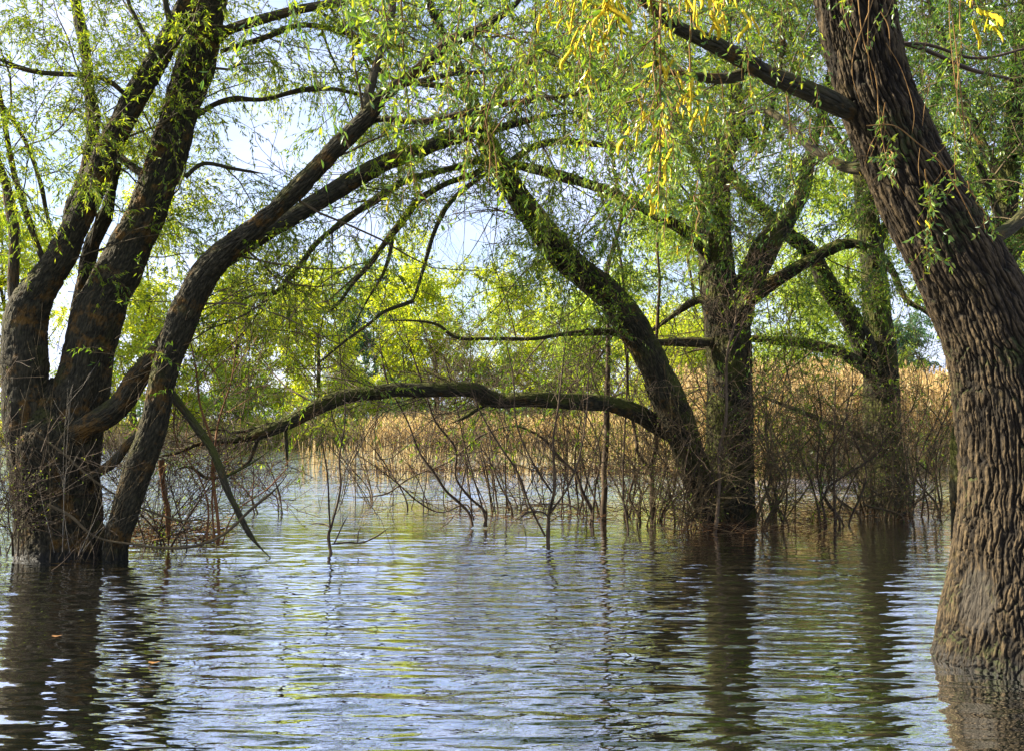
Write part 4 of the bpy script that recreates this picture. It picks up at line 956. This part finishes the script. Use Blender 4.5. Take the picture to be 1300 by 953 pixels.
# ================================================================== BACKGROUND TREES
def bg_tree(name, label, px, d, H, W, lm, nl, leafL, trunk_r=.25, low=.12, n1=44, group='trees on the far bank', bushy=False, zb=None, twm=TWIG):
    x = (px - 650) / F * d; z0 = float(ground_z(np.array(x), np.array(float(d)))) if zb is None else zb
    base = np.array([x, d, z0])
    t = thing(name, label, 'bush' if bushy else 'tree', base, group)
    c = [[x, d, z0 - .3, trunk_r * 1.2]]
    lx = 0
    for i in range(1, 7):
        lx += rng.normal() * H * .02
        c.append([x + lx, d + rng.normal() * .1, z0 + H * .94 * i / 6, trunk_r * (1 - i / 6.6)])
    paths = []
    stems = 1 if not bushy else 5
    for s in range(stems):
        cc = np.array(c)
        if s: 
            sp_ = rng.normal(size=2) * W * .28; cc[:, 0] += np.linspace(0, 1, 7) * sp_[0]; cc[:, 1] += np.linspace(0, 1, 7) * sp_[1]; cc[:, 2] = z0 - .3 + (cc[:, 2] - z0 + .3) * rng.uniform(.6, .95)
        path = catmull(cc, .3); v, f, at = big_tube(path, 12, 0, .08, seed=rng.uniform(0, 9))
        mesh_obj('trunk' if not bushy else 'stem', v, f[:-12], BARK_MID, t, True, at); paths.append(path)
    pp, pr = resample(paths)
    a1, b1 = grow(pp, pr, n1, low, .98, (W * .45, W * .95), (30, 75), 8, .5, .09, .25, -.03, .14)
    a2, b2 = grow(a1, b1, n1 * 9, .2, 1, (W * .12, W * .35), (25, 70), 6, .5, .035, .3, .02, .18)
    a3, b3 = grow(a2, b2, n1 * 170, .1, 1, (.3, .9), (25, 75), 5, .6, .012, .5, .22, .16)
    bag = Bag()
    for a, b_, s, mn in ((a1, b1, 5, .02), (a2, b2, 3, .01)):
        v, f, at = tubes(a, np.maximum(b_, mn), s); bag.add(v, f, at)
    bag.build('branch', twm, t, kind='stuff')
    lb = Bag(); leaves(lb, a3, nl, leafL, .42, .0, .45); lb.build('crown', lm, t, smooth=False, kind='stuff')


BG = [('willow_tree', 'tall pale willow across the water, seen in the gap between the left stems', 175, 70, 16, 6.5, LEAF_YEL, 17000, (.16, .26)),
      ('willow_tree', 'tall bright green willow across the water behind the left willow prop stem', 300, 72, 13, 6, LEAF_YEL, 20000, (.16, .26)),
      ('willow_tree', 'bright willow across the water at the left edge behind the stump', 20, 68, 17, 7, LEAF_YEL, 18000, (.16, .26)),
      ('willow_tree', 'rounded green willow beyond the far bank below the drooping branches', 405, 76, 12, 6.5, LEAF_YEL, 20000, (.16, .26)),
      ('willow_tree', 'rounded lime-yellow willow on the far bank in the middle of the view', 560, 74, 11.5, 6.5, LEAF_YEL, 30000, (.15, .24)),
      ('willow_tree', 'second lime-yellow willow on the far bank, right of the rounded one', 668, 78, 11.5, 6, LEAF_YEL, 26000, (.15, .24)),
      ('willow_tree', 'green willow on the far bank behind the upright saplings', 760, 70, 10, 5.5, LEAF_PALE, 24000, (.15, .24)),
      ('willow_tree', 'low green willow behind the leaning stem, above the reeds', 850, 62, 6.5, 5, LEAF_YEL, 14000, (.13, .2)),
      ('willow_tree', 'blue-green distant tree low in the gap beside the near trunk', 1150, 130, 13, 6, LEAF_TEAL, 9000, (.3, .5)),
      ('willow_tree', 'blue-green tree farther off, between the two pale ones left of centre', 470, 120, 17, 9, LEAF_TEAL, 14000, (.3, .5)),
      ('willow_tree', 'pale green airy tree behind the reeds between forked and back willow', 1010, 60, 11, 5.5, LEAF_PALE, 20000, (.12, .2)),
      ('willow_tree', 'tall pale willow behind the forked trunk whose top shows between the branches', 900, 80, 20, 7.5, LEAF_PALE, 24000, (.16, .26)),
      ('willow_tree', 'tall green willow far behind the top of the back willow', 1080, 85, 24, 8, LEAF_PALE, 24000, (.18, .28)),
      ('willow_tree', 'tall willow behind the near trunk at the right edge', 1290, 60, 20, 8, LEAF_PALE, 30000, (.15, .24)),
      ('willow_tree', 'tall willow beyond the left edge of the view', -150, 66, 20, 8, LEAF_PALE, 16000, (.18, .28))]
for a in BG: bg_tree(*a[:7], int(a[7] * 1.9), *a[8:])
for j, (px, d, lab) in enumerate([(300, 69, 'low green bush on the far bank left of the open water'), (440, 71, 'low green bush on the far bank beside the golden reeds'), (620, 73, 'rounded bush on the far bank above the arching limb'),
                   (720, 72, 'low yellowish bush on the far bank left of the tallest sapling'), (220, 70, 'low bush on the far bank under the leaning prop stem'), (100, 70, 'low bush on the far bank behind the stump'), (515, 72, 'small dark green bush on the far bank behind the left-leaning shrub')]):
    bg_tree('bank_bush', lab, px, d, 4.2 + (j % 3) * .8, 3.2, [LEAF_PALE, LEAF_YEL, LEAF_MID][j % 3], 9000, (.14, .22), .06, .05, 22, 'bushes on the far bank', True)
# far tree line closing the horizon
fb = Bag(); b2 = []
n = 34000
x = rng.uniform(-320, 320, n); h_ = 6 + 4 * fbm(np.stack([x * .03, 0 * x, 0 * x], -1), 3) + 1.5 * fbm(np.stack([x * .2, 0 * x + 4, 0 * x], -1), 2)
p = np.stack([x, 260 + rng.normal(size=n) * 9, 1.5 + h_ * np.sqrt(rng.uniform(0, 1, n))], -1)
q = np.stack([p, p + [0, 0, .5]], 1); leaves(fb, q, n, (1., 1.9), .5, 0, .2, spread=1.2)
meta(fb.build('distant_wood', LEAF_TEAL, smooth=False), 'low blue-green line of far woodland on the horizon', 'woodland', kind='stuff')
